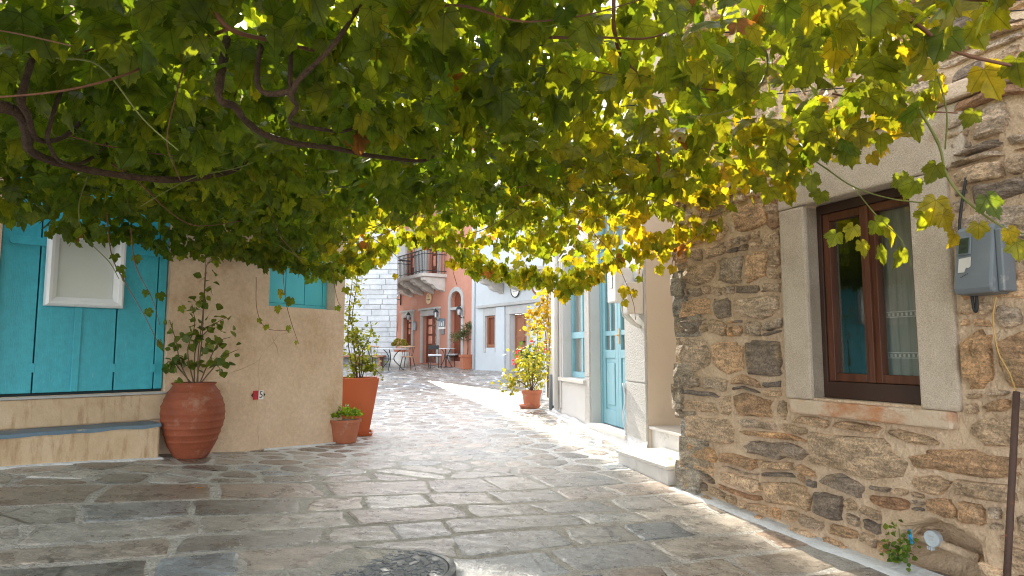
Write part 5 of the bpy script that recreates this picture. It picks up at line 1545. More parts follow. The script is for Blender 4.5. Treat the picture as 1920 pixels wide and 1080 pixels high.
# weeds
def weed(name, label, base, n, sz, spread, tf, up=.5):
    w_ = thing(name, label, 'weed', base); lv = []
    for _ in range(n):
        p = base + Vector((random.gauss(0, spread[0]), random.gauss(0, spread[1]), abs(random.gauss(0, spread[2])) + .01))
        lv.append((p, frame_from(Vector((random.gauss(0, .7), random.gauss(-.2, .7), random.gauss(.1, .6))), rdir(.4)), random.uniform(*sz), random.randrange(4), tf()))
    obj('stem', MB().tube(curve([base, base + Vector((spread[0] * .4, 0, spread[2])), base + Vector((spread[0] * .3, 0, spread[2] * 2))]), .003, 5), M['green_cane'], w_)
    stuff_leaves('foliage', lv, RVARS, w_, M['leaf']); return w_
uw, zw = W_S.hit(1690, 1050)
wbp = W_S.pt(uw, zw - .02, .02)
weed('weed', 'green weed growing from the wall hole by the water meter', wbp, 110, (.02, .036), (.035, .03, .09), green((.05, .11, .02), (.13, .19, .03)))
q = ground_at(1272, 905)
weed('weed', 'small yellow green weed between marble step and stone corner', q + Vector((-.03, -.03, .06)), 30, (.03, .05), (.02, .02, .05), green((.17, .2, .02), (.3, .28, .03)))

# ================================================================== SMALL THINGS ON THE STONE HOUSE
um0, um1 = W_S.u(1785, 490, .05), W_S.u(1850, 490, .05)
mz0, mz1 = W_S.z(1820, 553, .15), W_S.z(1830, 422, .12)
em = thing('electricity_meter', 'grey blue electricity meter box on the stone wall right of window', 'electricity meter', W_S.pt(um0, mz0))
ua, ub = W_S.u(1790, 490, .14), W_S.u(1862, 490, .14)
# body: sloping face, flat back
prof_ = [(.03, mz0), (.155, mz0 + .005), (.165, mz0 + .03), (.12, mz1 - .02), (.10, mz1), (.03, mz1)]
mb = MB(); m_ = len(prof_)
vs = [W_S.pt(ua, z_, o_) for o_, z_ in prof_] + [W_S.pt(ub, z_, o_) for o_, z_ in prof_]
mb.add(vs, [(i, (i + 1) % m_, m_ + (i + 1) % m_, m_ + i) for i in range(m_)] + [tuple(range(m_)), tuple(range(2 * m_ - 1, m_ - 1, -1))])
obj('case', mb, M['grey_metal'], em, bevel=.010)
def face_pt(u, f, lift):  # f 0..1 up the sloping face
    z_ = mz0 + .03 + (mz1 - .05 - mz0) * f; o_ = .165 + (.12 - .165) * f + lift
    return W_S.pt(u, z_, o_)
def face_quad(u0, u1, f0, f1, l0, l1):
    mb = MB(); vs = [face_pt(u, f, l) for l in (l0, l1) for (u, f) in ((u0, f0), (u1, f0), (u1, f1), (u0, f1))]
    return mb.add(vs, BOXF)
wd = obj('window', face_quad(ua + .1 * (ub - ua), ua + .45 * (ub - ua), .58, .90, .001, .008), M['grey_metal'], em, bevel=.003)
obj('pane', face_quad(ua + .15 * (ub - ua), ua + .40 * (ub - ua), .61, .87, .009, .012), M['screen'], wd)
mb = MB()
for f0 in (.78, .68):
    for k_ in range(6): mb.add([face_pt(u, f, .0135) for (u, f) in ((ua + (ub - ua) * (.20 + k_ * .028), f0), (ua + (ub - ua) * (.215 + k_ * .028), f0), (ua + (ub - ua) * (.215 + k_ * .028), f0 + random.uniform(.015, .03)), (ua + (ub - ua) * (.20 + k_ * .028), f0 + .03))], [(0, 1, 2, 3)])
obj('display_marks', mb, M['black'], wd)
lab = MB(); pts = [(ua + .032, .28), (ua + .075, .28), (ua + .085, .36), (ua + .10, .345), (ua + .115, .37), (ua + .115, .54), (ua + .035, .52)]
pts = [(ua + (u - ua - .032) / .083 * .34 * (ub - ua) + .12 * (ub - ua), f) for u, f in pts]
lab.add([face_pt(u, f, .003) for u, f in pts], [tuple(range(len(pts)))]); obj('torn_label', lab, M['label'], em)
mb = MB()
for k_ in range(5): mb.add([face_pt(ua + .2 * (ub - ua) + k_ * .007 + a, .19 + k_ * .012 + b_, .003) for a, b_ in ((0, 0), (.006, .004), (.005, .022), (.0, .016))], [(0, 1, 2, 3)])
obj('scrawl', mb, M['ink'], em)
obj('side_flange', MB().wbox(W_S, ub + .001, ub + .03, .03, .12, mz0 + .01, mz1 - .03), M['grey_metal'], em, bevel=.006)
tag(obj('cable', MB().tube(curve([W_S.pt(ua + .02, mz1 + .25, .05), W_S.pt(ua - .015, mz1 + .05, .06), W_S.pt(ua - .02, mz0 + .2, .06), W_S.pt(ua + .015, mz0 + .02, .06), W_S.pt(ua + .02, mz0 - .06, .055), W_S.pt(ua + .033, mz0 - .065, .055), W_S.pt(ua + .035, mz0 + .01, .055), W_S.pt(ua + .02, mz0 + .03, .055)]), .007, 8), M['black'], smooth=True),
    'black looped cable hanging on left side of the grey meter box', 'cable')
# leaning rusty rod and ochre wire
r1 = at(1906, 735, 2.95); r0 = ground_at(1888, 1100); r0 = at(1886, 1120, 2.78)
r0.z = max(r0.z, g1(r0.x, r0.y) - .02)
tag(obj('iron_rod', MB().tube([r0, r0.lerp(r1, .33), r0.lerp(r1, .66), r1], .0135, 10), M['rust'], smooth=True), 'rusty brown iron rod leaning before the stone wall', 'rod')
tag(obj('wire', MB().tube(curve([at(1868, 556, 2.98), at(1862, 600, 2.98), at(1872, 660, 2.96), at(1893, 700, 2.94), at(1906, 737, 2.95)]), .003, 5), M['yellow_wire'], smooth=True), 'thin ochre wire running from meter box to iron rod', 'wire')
# water meter lid and bits in the wall hole
wu, wz = W_S.hit(1747, 1010, -.10)
wmt = thing('water_meter', 'pale round water meter lid inside the hole low in the stone wall', 'water meter', W_S.pt(wu, wz, -.12))
mwm = wmat(W_S, wu, wz, -.10)
obj('lid', MB().lathe([(.040, -.03), (.042, .0), (.040, .006), (.034, .006), (.033, .003), (.0, .003)], (0, 0, 0), 28, M_=mwm), M['pvc_grey'], wmt)
mb = MB()
for k_ in (-1, 0, 1): mb.box(-.012 + k_ * .01 - .003, -.012 + k_ * .01 + .003, -.06, -.043, -.02, .004, mwm)
obj('hinge', mb, M['pvc_grey'], wmt)
mb = MB()
for k_ in range(6): mb.box(-.014 + k_ * .005, -.0115 + k_ * .005, .008, .016, .0032, .0045, mwm)
for k_ in range(5): mb.box(-.012 + k_ * .005, -.009 + k_ * .005, -.010, -.002, .0032, .0045, mwm)
obj('embossing', mb, M['label'], wmt)
obj('pipe', MB().tube([W_S.pt(wu - .16, wz - .02, -.10), W_S.pt(wu, wz - .02, -.13), W_S.pt(wu + .2, wz - .05, -.15)], .022, 10), M['mortar_wall'], wmt, smooth=True)
bu, bz_ = W_S.hit(1707, 1006, -.02)
tag(obj('tap_lever', MB().box(-.008, .008, -.035, .035, -.006, .006, wmat(W_S, bu, bz_, -.02) @ Matrix.Rotation(R(8), 4, 'Z')), M['pvc_blue'], bevel=.003), 'bright blue tap lever in the wall hole beside the weed', 'lever')

# ================================================================== FAR HOUSES
random.seed(61)
# whitewashed block building on the left
ck = thing('block_building', 'tall whitewashed building of squared stone blocks at the left of the square', 'building', W_K.pt(2, g1(-5.8, 22)))
KT = 14.2; KW = 7.0  # height above the leaves is unseen, set to shade the lane
SK = Vector((-.5, 1)).normalized() * 6  # unseen side slanted back to let the sun past
mb = MB(); f_ = [W_K.pt(.02, 0), W_K.pt(KW, 0), W_K.pt(KW, 0) + Vector((0, 6, 0)), W_K.pt(.02, 0) + Vector((SK.x, SK.y, 0))]
mb.add(f_ + [p + Vector((0, 0, KT)) for p in f_], BOXF); obj('wall', mb, M['far_joint'], ck)
def blocks(Wq, u0, u1, z0, z1, hmin, hmax, lmin, lmax, lim):
    cells = []; z = z0
    while z < z1:
        h = random.uniform(hmin, hmax); u = u0 + random.uniform(-.3, 0)
        while u < u1:
            l = random.uniform(lmin, lmax); a, b_ = max(u, u0), min(u + l, u1)
            if b_ - a > .08: cells.append((a, b_, z, min(z + h, z1)))
            u += l
        z += h
    return cells
cells = blocks(W_K, .0, KW, .45, KT, .16, .26, .4, .95, 0)
zmax_seen = EYE + 4.2
nsing = 0; rest = MB()
for (a, b_, c, d) in cells:
    v = random.uniform(.66, .80); tint = (v * .99, v, v * 1.01)
    big = c < zmax_seen and a < 2.2 and nsing < 300
    tgt = MB() if big else rest
    g = .008; o_ = random.uniform(.012, .04)
    tgt.wbox(W_K, a + g - (.03 if a == 0 else 0), b_ - g, -.1, o_, c + g, d - g, tint)
    if big: obj('block', tgt, M['far_stone'], ck, bevel=.012, segs=1); nsing += 1
obj('blocks', rest, M['far_stone'], ck, kind='stuff')
mb = MB()
W_K2 = Wall(W_K.pt(0, 0).xy, (-.5, 1), (1, .5))
for (a, b_, c, d) in blocks(W_K2, .05, 6, .45, KT, .16, .26, .4, .95, 0): mb.wbox(W_K2, a + .008, b_ - .008, -.1, random.uniform(.0, .03), c + .008, d - .008, (.72, .72, .73))
obj('side_blocks', mb, M['far_stone'], ck, kind='stuff')

def lamp_thing(W_, px, py, label):
    u, z_ = W_.hit(px, py)
    t_ = thing('wall_lantern', label, 'lantern', W_.pt(u, z_, 0), group='lanterns on the coral house')
    m_ = wmat(W_, u, z_, 0)
    obj('bracket', MB().tube([m_ @ Vector((0, -.15, 0)), m_ @ Vector((0, -.16, .14)), m_ @ Vector((0, -.05, .2))], .02, 6).lathe([(.07, 0), (.07, .03)], (0, 0, 0), 12, M_=m_ @ Matrix.Translation((0, -.15, 0))), M['black_metal'], t_)
    up = Matrix.Rotation(R(-90), 4, 'X')
    obj('glass', MB().lathe([(.05, 0), (.085, .2)], (0, 0, 0), 6, M_=m_ @ Matrix.Translation((0, -.05, .2)) @ up), M['table_top'], t_)
    obj('cap', MB().lathe([(.12, .2), (.07, .29), (.02, .33), (.015, .37)], (0, 0, 0), 6, M_=m_ @ Matrix.Translation((0, -.05, .2)) @ up), M['black_metal'], t_)
    fr = MB()
    for k_ in range(6):
        a = k_ * math.pi / 3
        fr.tube([m_ @ Matrix.Translation((0, -.05, .2)) @ up @ Vector((.055 * math.cos(a), .055 * math.sin(a), 0)), m_ @ Matrix.Translation((0, -.05, .2)) @ up @ Vector((.09 * math.cos(a), .09 * math.sin(a), .2))], .01, 4)
    obj('frame', fr, M['black_metal'], t_)

# coral house
oh = thing('coral_house', 'coral orange house with balcony, brown doors and grey stone surrounds', 'house', W_O.pt(2, g1(-3.5, 27.5)))
OT = 9.4; OL = 9.6  # unseen height and hidden left end sized to keep sun off the square
def rc(W_, x0, x1, y0, y1):
    ua, ub = W_.u(x0, (y0 + y1) / 2), W_.u(x1, (y0 + y1) / 2); xm = (x0 + x1) / 2
    return min(ua, ub), max(ua, ub), W_.z(xm, y1), W_.z(xm, y0)
d1 = rc(W_O, 793, 820, 592, 681); w1 = rc(W_O, 757, 773, 595, 648); d2 = rc(W_O, 845, 866, 581, 678)
arch_top = W_O.z(855, 546); uA = (d2[0] + d2[1]) / 2
def arch_pts(u0, u1, z0, zs, zt, n=10):
    c = (u0 + u1) / 2; r = (u1 - u0) / 2
    return [(u0, z0), (u1, z0)] + [(c + r * math.cos(math.pi * k / n), zs + (zt - zs) * math.sin(math.pi * k / n)) for k in range(n + 1)]
fr_top = rc(W_O, 845, 866, 552, 574)
up1 = rc(W_O, 764, 779, 437, 545); up2 = rc(W_O, 803, 822, 430, 545)
holes = [rect(*d1), rect(*w1), arch_pts(d2[0], d2[1], d2[2], fr_top[2] + .25, arch_top), rect(*up1), rect(*up2)]
pan = wall_panel(W_O, rect(0, OL, .2, OT), holes, 0, .22)
pan.add([W_O.pt(0, OT), W_O.pt(OL, OT), W_O.pt(OL, OT, -7), W_O.pt(0, OT, -7)], [(0, 1, 2, 3)])
pan.add([W_O.pt(OL, .2), W_O.pt(OL, .2, -7), W_O.pt(OL, OT, -7), W_O.pt(OL, OT)], [(0, 1, 2, 3)])
obj('wall', pan, M['orange_plaster'], oh, recalc=False)
def surround(W_, r_, wd, top, m, parent, sill=False):
    a, b_, c, d = r_
    mb = MB().wbox(W_, a - wd, a, -.05, .05, c, d).wbox(W_, b_, b_ + wd, -.05, .05, c, d).wbox(W_, a - wd, b_ + wd, -.05, .055, d + .002, d + top)
    o = obj('surround', mb, m, parent, bevel=.01)
    obj('cornice', MB().wbox(W_, a - wd - .08, b_ + wd + .08, -.05, .12, d + top + .002, d + top + .09), m, parent, bevel=.01)
    if sill: obj('sill', MB().wbox(W_, a - wd - .05, b_ + wd + .05, -.05, .1, c - .09, c - .002), m, parent, bevel=.01)
surround(W_O, d1, .20, .24, M['far_trim'], oh); surround(W_O, w1, .16, .22, M['far_trim'], oh, True)
# arch surround
n = 12; inn = arch_pts(d2[0], d2[1], d2[2], fr_top[2] + .25, arch_top, n)[1:]; 
c_ = (d2[0] + d2[1]) / 2
outr = [(c_ + (u - c_) * 1 + math.copysign(.17, u - c_) if abs(u - c_) > .01 else u, z_) for u, z_ in inn]
outr = []
for u, z_ in inn:
    if z_ <= fr_top[2] + .26: outr.append((u + math.copysign(.17, u - c_), z_))
    else:
        v = Vector((u - c_, z_ - fr_top[2] - .25)); v2 = v.normalized() * (v.length + .17); outr.append((c_ + v2.x, fr_top[2] + .25 + v2.y))
inn2 = inn + [(d2[0], d2[2])]; outr2 = outr + [(d2[0] - .17, d2[2])]
mb = MB(); vs = []; m_ = len(inn2)
for L_, o_ in ((inn2, .05), (outr2, .05), (outr2, -.03), (inn2, -.03)): vs += [W_O.pt(u, z_, o_) for u, z_ in L_]
fs = [(r_ * m_ + i, r_ * m_ + i + 1, ((r_ + 1) % 4) * m_ + i + 1, ((r_ + 1) % 4) * m_ + i) for r_ in range(4) for i in range(m_ - 1)]
obj('arch_surround', mb.add(vs, fs), M['far_trim'], oh)
obj('transom', MB().wbox(W_O, d2[0] + .004, d2[1] - .004, -.2, .04, d2[3], fr_top[2] - .03), M['far_trim'], oh, bevel=.01)
def panel_door(W_, r_, m, parent, glazed, inset=-.15, leaves_=2, name='door'):
    a, b_, c, d = r_; z0, z1 = c + .01, d - .005; k = leaves_
    for i in range(k):
        x0 = a + .01 + (b_ - a - .02) * i / k; x1 = a + .01 + (b_ - a - .02) * (i + 1) / k; s = (x1 - x0) * .17
        mb = MB().wbox(W_, x0 + .006, x0 + s, inset - .05, inset, z0, z1).wbox(W_, x1 - s, x1 - .006, inset - .05, inset, z0, z1)
        zz_ = [0, .08, .36, .41, .58, .62, .78, .82, .94, 1.0]
        H_ = z1 - z0
        for q0, q1 in ((0, .08), (.36, .41), (.58, .62), (.78, .82), (.94, 1)):
            if not glazed and q0 in (.36, .78): continue
            mb.wbox(W_, x0 + s, x1 - s, inset - .05, inset, z0 + H_ * q0, z0 + H_ * q1)
        lf = obj(name, mb, m, parent, bevel=.008)
        if glazed:
            obj('pane', MB().wbox(W_, x0 + s - .01, x1 - s + .01, inset - .03, inset - .025, z0 + H_ * .38, z0 + H_ * .96), M['glass'], lf)
            obj('panel', MB().wbox(W_, x0 + s - .01, x1 - s + .01, inset - .04, inset - .015, z0 + H_ * .07, z0 + H_ * .38), m, lf, bevel=.01)
        else:
            obj('panel', MB().wbox(W_, x0 + s - .01, x1 - s + .01, inset - .04, inset - .018, z0 + H_ * .05, z0 + H_ * .98), m, lf, bevel=.01)
    obj('backing', MB().wbox(W_, a - .02, b_ + .02, inset - .5, inset - .48, c, d), M['interior'], parent)
panel_door(W_O, d1, M['wood_red'], oh, True); panel_door(W_O, d2, M['wood_red'], oh, False)
panel_door(W_O, w1, M['wood_red'], oh, True, name='window')
panel_door(W_O, up1, M['wood_red'], oh, True, name='balcony_door'); panel_door(W_O, up2, M['wood_red'], oh, True, name='balcony_door')
obj('fanlight', MB().wbox(W_O, d2[0] - .1, d2[1] + .1, -.2, -.17, fr_top[2] - .03, arch_top), M['wood_red'], oh)
for r_ in (up1, up2):
    a, b_, c, d = r_
    obj('surround', MB().wbox(W_O, a - .18, a, -.05, .05, c, d).wbox(W_O, b_, b_ + .18, -.05, .05, c, d).wbox(W_O, a - .18, b_ + .18, -.05, .05, d + .002, d + .2), M['far_trim'], oh, bevel=.01)
# white render between the balcony doors
z_lo = max(up1[2], up2[2])
obj('white_render', MB().wbox(W_O, up2[1] + .2, up1[0] - .2, -.02, .02, up1[2], up1[3] + .3), M['far_white'], oh)
obj('white_render', MB().wbox(W_O, up1[1] + .2, up1[1] + 1.6, -.02, .02, up1[2], up1[3] + .3), M['far_white'], oh)
# balcony
bzz = W_O.z(825, 522); DEPB = 1.05
b_u0 = W_O.u(838, 522); b_u1 = b_u0 + 3.6
obj('balcony_slab', MB().wbox(W_O, b_u0, b_u1, -.1, DEPB, bzz - .02, bzz + .12), M['balcony'], oh, bevel=.02)
cp_ = [(0, 0), (.97, 0), (.97, -.16), (.86, -.20), (.80, -.30), (.62, -.36), (.52, -.40), (.45, -.52), (.28, -.62), (.12, -.64), (0, -.72)]
cp_ = [(a, b_ * .8) for a, b_ in cp_]
for k_ in range(4):
    u = b_u0 + .12 + k_ * (b_u1 - b_u0 - .5) / 3
    mb = MB(); m_ = len(cp_)
    vs = [W_O.pt(u, bzz - .022 + z_, o_) for o_, z_ in cp_] + [W_O.pt(u + .30, bzz - .022 + z_, o_) for o_, z_ in cp_]
    fs = [(i, (i + 1) % m_, m_ + (i + 1) % m_, m_ + i) for i in range(m_)]
    tri = tessellate_polygon([[Vector((a, b_, 0)) for a, b_ in cp_]]); fs += [tuple(t_) for t_ in tri] + [tuple(m_ + i for i in reversed(t_)) for t_ in tri]
    obj('corbel', mb.add(vs, fs), M['balcony'], oh, bevel=.015)
rl = obj('balcony_railing', MB().tube([W_O.pt(b_u0 + .04, bzz + 1.05, 0), W_O.pt(b_u0 + .04, bzz + 1.05, DEPB - .05), W_O.pt(b_u1 - .04, bzz + 1.05, DEPB - .05), W_O.pt(b_u1 - .04, bzz + 1.05, 0)], .028, 6)
         .tube([W_O.pt(b_u0 + .04, bzz + .90, 0), W_O.pt(b_u0 + .04, bzz + .90, DEPB - .05), W_O.pt(b_u1 - .04, bzz + .90, DEPB - .05), W_O.pt(b_u1 - .04, bzz + .90, 0)], .016, 6)
         .tube([W_O.pt(b_u0 + .04, bzz + .22, 0), W_O.pt(b_u0 + .04, bzz + .22, DEPB - .05), W_O.pt(b_u1 - .04, bzz + .22, DEPB - .05), W_O.pt(b_u1 - .04, bzz + .22, 0)], .016, 6), M['black_metal'], oh)
bars = [W_O.pt(b_u0 + .04, 0, .08 + k_ * (DEPB - .13) / 7) for k_ in range(8)] + [W_O.pt(b_u0 + .04 + k_ * (b_u1 - b_u0 - .08) / 26, 0, DEPB - .05) for k_ in range(1, 27)] + [W_O.pt(b_u1 - .04, 0, .08 + k_ * (DEPB - .13) / 7) for k_ in range(7)]
for q in bars:
    obj('baluster', MB().tube([Vector((q.x, q.y, bzz + .115)), Vector((q.x, q.y, bzz + 1.05))], .011, 4), M['black_metal'], rl)
# bits on the coral facade
us, zs_ = W_O.hit(806, 560)
ms = wmat(W_O, us, zs_, 0)
sg = thing('round_sign', 'round pale wooden sign with dark script above the coral house door', 'sign', W_O.pt(us, zs_, .03))
obj('board', MB().lathe([(.24, .03), (.24, .07), (.225, .08)], (0, 0, 0), 32, M_=ms), M['plank_sign'], sg)
mb = MB()
pts = [Vector((-.15 + .02 * k_, -.05 + .022 * math.sin(k_ * 1.9), .084)) for k_ in range(16)]
mb.tube([ms @ p for p in pts], .006, 4); mb.tube([ms @ Vector(p) for p in ((0, .05, .084), (.01, .09, .084), (-.01, .13, .084), (.02, .16, .084))], .014, 5)
obj('lettering', mb, M['ink'], sg)
lamp_thing(W_O, 773, 598, 'black wall lantern right of the coral house window')
lamp_thing(W_O, 825, 593, 'black wall lantern between the coral house doors')
lamp_thing(W_O, 869, 588, 'black wall lantern right of the arched brown door')
lamp_thing(W_O, 741, 600, 'black wall lantern left of the coral house window, at the block building')
def board(W_, x0, x1, y0, y1, m, name, label, cat, extra=None):
    a, b_, c, d = rc(W_, x0, x1, y0, y1)
    o = obj(name, MB().wbox(W_, a, b_, .004, .05, c, d), m, bevel=.008); tag(o, label, cat); return o
board(W_O, 776, 781, 603, 619, M['step_paint'], 'menu_board', 'small slate menu board between coral house window and door', 'menu board')
board(W_O, 738, 745, 607, 620, M['plank_sign'], 'wall_plaque', 'tan plaque left of the coral house window', 'plaque')
pb = thing('poster_case', 'picture case with dark figures and white lower strip by the coral doors', 'poster case', W_O.pt(W_O.u(830), W_O.z(830, 613)))
a, b_, c, d = rc(W_O, 824, 835, 597, 613)
obj('board', MB().wbox(W_O, a, b_, .004, .04, c, d), M['step_paint'], pb, bevel=.006)
obj('strip', MB().wbox(W_O, a - .02, b_ + .02, .004, .05, c - .09, c - .004), M['sign_white'], pb)
mb = MB()
for k_ in range(3):
    u = a + (b_ - a) * (.2 + .28 * k_); mb.wbox(W_O, u - .03, u + .03, .041, .046, c + .04, d - .12 - .05 * (k_ % 2))
obj('figures', mb, M['sign_white'], pb)
board(W_O, 828, 834, 616, 627, M['grey_metal'], 'letter_box', 'small grey letter box beside arched brown door', 'letter box')
# iron bracket sign at the left edge
hb = thing('bracket_sign', 'wrought iron bracket with hanging white lamp at the left of coral house', 'bracket', W_O.pt(W_O.u(751), W_O.z(751, 575)))
u, z_ = W_O.hit(752, 562)
mh = wmat(W_O, u, z_, 0)
obj('arm', MB().tube([mh @ Vector((0, -.25, .03)), mh @ Vector((0, .25, .03))], .03, 6).tube([mh @ Vector((0, 0, .03)), mh @ Vector((-.3, .02, .3)), mh @ Vector((-.36, .0, .4))], .022, 6), M['black_metal'], hb)
obj('lamp', MB().lathe([(.06, 0), (.08, .3), (.04, .34)], mh @ Vector((0, .15, .12)), 8), M['table_top'], hb)

# far white house
fh = thing('far_white_house', 'white house with brown door and brown shuttered window on the square', 'house', W_F.pt(2, g1(0, 22.5)))
FT = 6.6; FL = 6.5
fw_ = rc(W_F, 912, 930, 592, 652); fd = rc(W_F, 958, 990, 588, 697)
fd = (fd[0], fd[1], g1(*W_F.pt((fd[0] + fd[1]) / 2, 0).xy) + .03, fd[3])
pan = wall_panel(W_F, rect(.004, FL, .1, FT), [rect(*fw_), rect(*fd)], .02, .2)
pan.add([W_F.pt(0, FT), W_F.pt(FL, FT), W_F.pt(FL, FT, -6), W_F.pt(0, FT, -6)], [(0, 1, 2, 3)])
pan.add([W_F.pt(FL, .1), W_F.pt(FL, .1, -6), W_F.pt(FL, FT, -6), W_F.pt(FL, FT)], [(0, 1, 2, 3)])
obj('wall', pan, M['far_white'], fh, recalc=False)
obj('downpipe', MB().tube([W_F.pt(.25, .4, .07), W_F.pt(.25, FT, .07)], .05, 8), M['far_white'], fh, smooth=True)
zc = (W_F.z(905, 580) + W_F.z(1000, 574)) / 2
obj('cornice', MB().wbox(W_F, W_F.u(898), FL, 0, .16, fd[3] + .30, fd[3] + .40), M['far_trim'], fh, bevel=.02)
mb = MB().wbox(W_F, fw_[0] - .16, fw_[0], 0, .06, fw_[2] - .16, fw_[3]).wbox(W_F, fw_[1], fw_[1] + .06, 0, .06, fw_[2] - .16, fw_[3]).wbox(W_F, fw_[0] - .16, fw_[1] + .06, 0, .06, fw_[3] + .002, fw_[3] + .28)
obj('surround', mb, M['far_trim'], fh, bevel=.01)
mb = MB().wbox(W_F, fd[0] - .22, fd[0], 0, .06, fd[2], fd[3]).wbox(W_F, fd[1], fd[1] + .12, 0, .06, fd[2], fd[3]).wbox(W_F, fd[0] - .22, fd[1] + .12, 0, .06, fd[3] + .002, fd[3] + .28)
obj('surround', mb, M['far_trim'], fh, bevel=.01)
obj('pilaster', MB().wbox(W_F, fw_[1] + .12, fd[0] - .3, 0, .1, .2, fd[3] + .29), M['far_white'], fh, bevel=.02)
panel_door(W_F, fd, M['wood_orange'], fh, False)
obj('door_handle', MB().tube([W_F.pt((fd[0] + fd[1]) / 2 - .12, fd[2] + .98, -.12), W_F.pt((fd[0] + fd[1]) / 2 + .12, fd[2] + .98, -.12)], .025, 6), M['black_metal'], fh)
wsh = obj('window', MB().wbox(W_F, fw_[0] + .005, fw_[0] + .09, -.14, -.02, fw_[2] + .005, fw_[3] - .005).wbox(W_F, fw_[1] - .03, fw_[1] - .005, -.14, -.02, fw_[2] + .005, fw_[3] - .005).wbox(W_F, fw_[0] + .09, fw_[1] - .03, -.14, -.02, fw_[3] - .07, fw_[3] - .005).wbox(W_F, fw_[0] + .09, fw_[1] - .03, -.14, -.02, fw_[2] + .005, fw_[2] + .12), M['wood_orange'], fh, bevel=.008)
obj('shutter', MB().wbox(W_F, fw_[0] + .092, fw_[1] - .032, -.16, -.10, fw_[2] + .122, fw_[3] - .072), M['wood_red'], wsh, bevel=.006)
# broken balcony corbels
bz2 = W_F.z(930, 523)
for u in (W_F.u(938) - .0, W_F.u(938) + 1.15, W_F.u(938) + 2.3):
    mb = MB(); m_ = len(cp_)
    vs = [W_F.pt(u, bz2 + z_ * 1.0, .02 + o_) for o_, z_ in cp_] + [W_F.pt(u + .26, bz2 + z_, .02 + o_) for o_, z_ in cp_]
    fs = [(i, (i + 1) % m_, m_ + (i + 1) % m_, m_ + i) for i in range(m_)]
    tri = tessellate_polygon([[Vector((a, b_, 0)) for a, b_ in cp_]]); fs += [tuple(t_) for t_ in tri] + [tuple(m_ + i for i in reversed(t_)) for t_ in tri]
    obj('corbel', mb.add(vs, fs), M['balcony'], fh, bevel=.015)
obj('balcony_slab', MB().wbox(W_F, W_F.u(938) - .2, W_F.u(938) + 2.8, 0.0, 1.1, bz2 + .002, bz2 + .12), M['balcony'], fh, bevel=.02)
uu, zz_ = W_F.hit(969, 543); mf = wmat(W_F, uu, zz_, .02)
rs = thing('ring_sign', 'white round sign with thin dark ring and faint script on the white house', 'sign', W_F.pt(uu, zz_, .04))
obj('disc', MB().lathe([(.25, .02), (.25, .05)], (0, 0, 0), 32, M_=mf), M['sign_white'], rs)
mb = MB(); mb.tube([mf @ Vector((.26 * math.cos(k_ * math.pi / 18), .26 * math.sin(k_ * math.pi / 18), .05)) for k_ in range(37)], .018, 6); obj('ring', mb, M['black_metal'], rs)
mb = MB(); mb.tube([mf @ Vector((-.14 + .02 * k_, -.06 + .012 * math.sin(k_ * 2.1), .054)) for k_ in range(15)], .005, 4); mb.tube([mf @ Vector(p) for p in ((0, .02, .054), (.01, .08, .054), (-.01, .14, .054))], .016, 5)
obj('lettering', mb, M['grey_metal'], rs)
uu, zz_ = W_F.hit(1012, 532); mf = wmat(W_F, uu, zz_, .02)
rs = thing('wheel_sign', 'round brown wooden wheel sign half hidden by vine leaves on white house', 'sign', W_F.pt(uu, zz_, .04))
mb = MB(); mb.tube([mf @ Vector((.34 * math.cos(k_ * math.pi / 18), .34 * math.sin(k_ * math.pi / 18), .05)) for k_ in range(37)], .035, 6); obj('rim', mb, M['wood_orange'], rs)
obj('disc', MB().lathe([(.33, .01), (.33, .04)], (0, 0, 0), 28, M_=mf), M['paper'], rs)
board(W_F, 997, 1006, 612, 620, M['black_metal'], 'wall_plaque', 'small dark plaque right of the far brown door', 'plaque')

# ------------------------------------------------------------------ café furniture
def bent_chair(loc, rz, label):
    t_ = thing('chair', label, 'chair', (0, 0, 0), 0, 'bentwood chairs at the cafe table')
    obj('seat', MB().lathe([(.20, .44), (.215, .455), (.215, .475), (.20, .48)], (0, 0, 0), 20), M['light_wood'], t_)
    for sx_, sy_ in ((-1, -1), (1, -1), (1, 1), (-1, 1)):
        obj('leg', MB().tube([(sx_ * .22, sy_ * .22, 0), (sx_ * .14, sy_ * .14, .45)], [.013, .020], 6), M['black_metal'], t_)
    arc = [Vector((.24 * math.sin(a), .235 * math.cos(a) - 0.0, .80 + .02 * math.cos(a))) for a in np.linspace(-1.75, 1.75, 15)]
    obj('back_rail', MB().tube(arc, .022, 6), M['light_wood'], t_, smooth=True)
    for a in np.linspace(-1.5, 1.5, 7):
        obj('spindle', MB().tube([(.17 * math.sin(a), .17 * math.cos(a), .47), (.235 * math.sin(a), .23 * math.cos(a), .80)], .009, 5), M['black_metal'], t_)
    t_.location = loc; t_.rotation_euler.z = rz; return t_
def metal_chair(loc, rz, label):
    t_ = thing('chair', label, 'chair', (0, 0, 0), 0, 'black metal chairs with white cushions')
    obj('cushion', MB().box(-.22, .22, -.22, .22, .45, .52), M['cushion'], t_, bevel=.03)
    obj('seat', MB().box(-.21, .21, -.21, .21, .43, .448), M['black_metal'], t_)
    for sx_, sy_ in ((-1, -1), (1, -1), (1, 1), (-1, 1)):
        obj('leg', MB().tube([(sx_ * .2, sy_ * .2, 0), (sx_ * .2, sy_ * .2, .44 if sy_ < 0 else .86)], .014, 6), M['black_metal'], t_)
    obj('backrest', MB().box(-.2, .2, .185, .215, .70, .86), M['black_metal'], t_, bevel=.008)
    t_.location = loc; t_.rotation_euler.z = rz; return t_
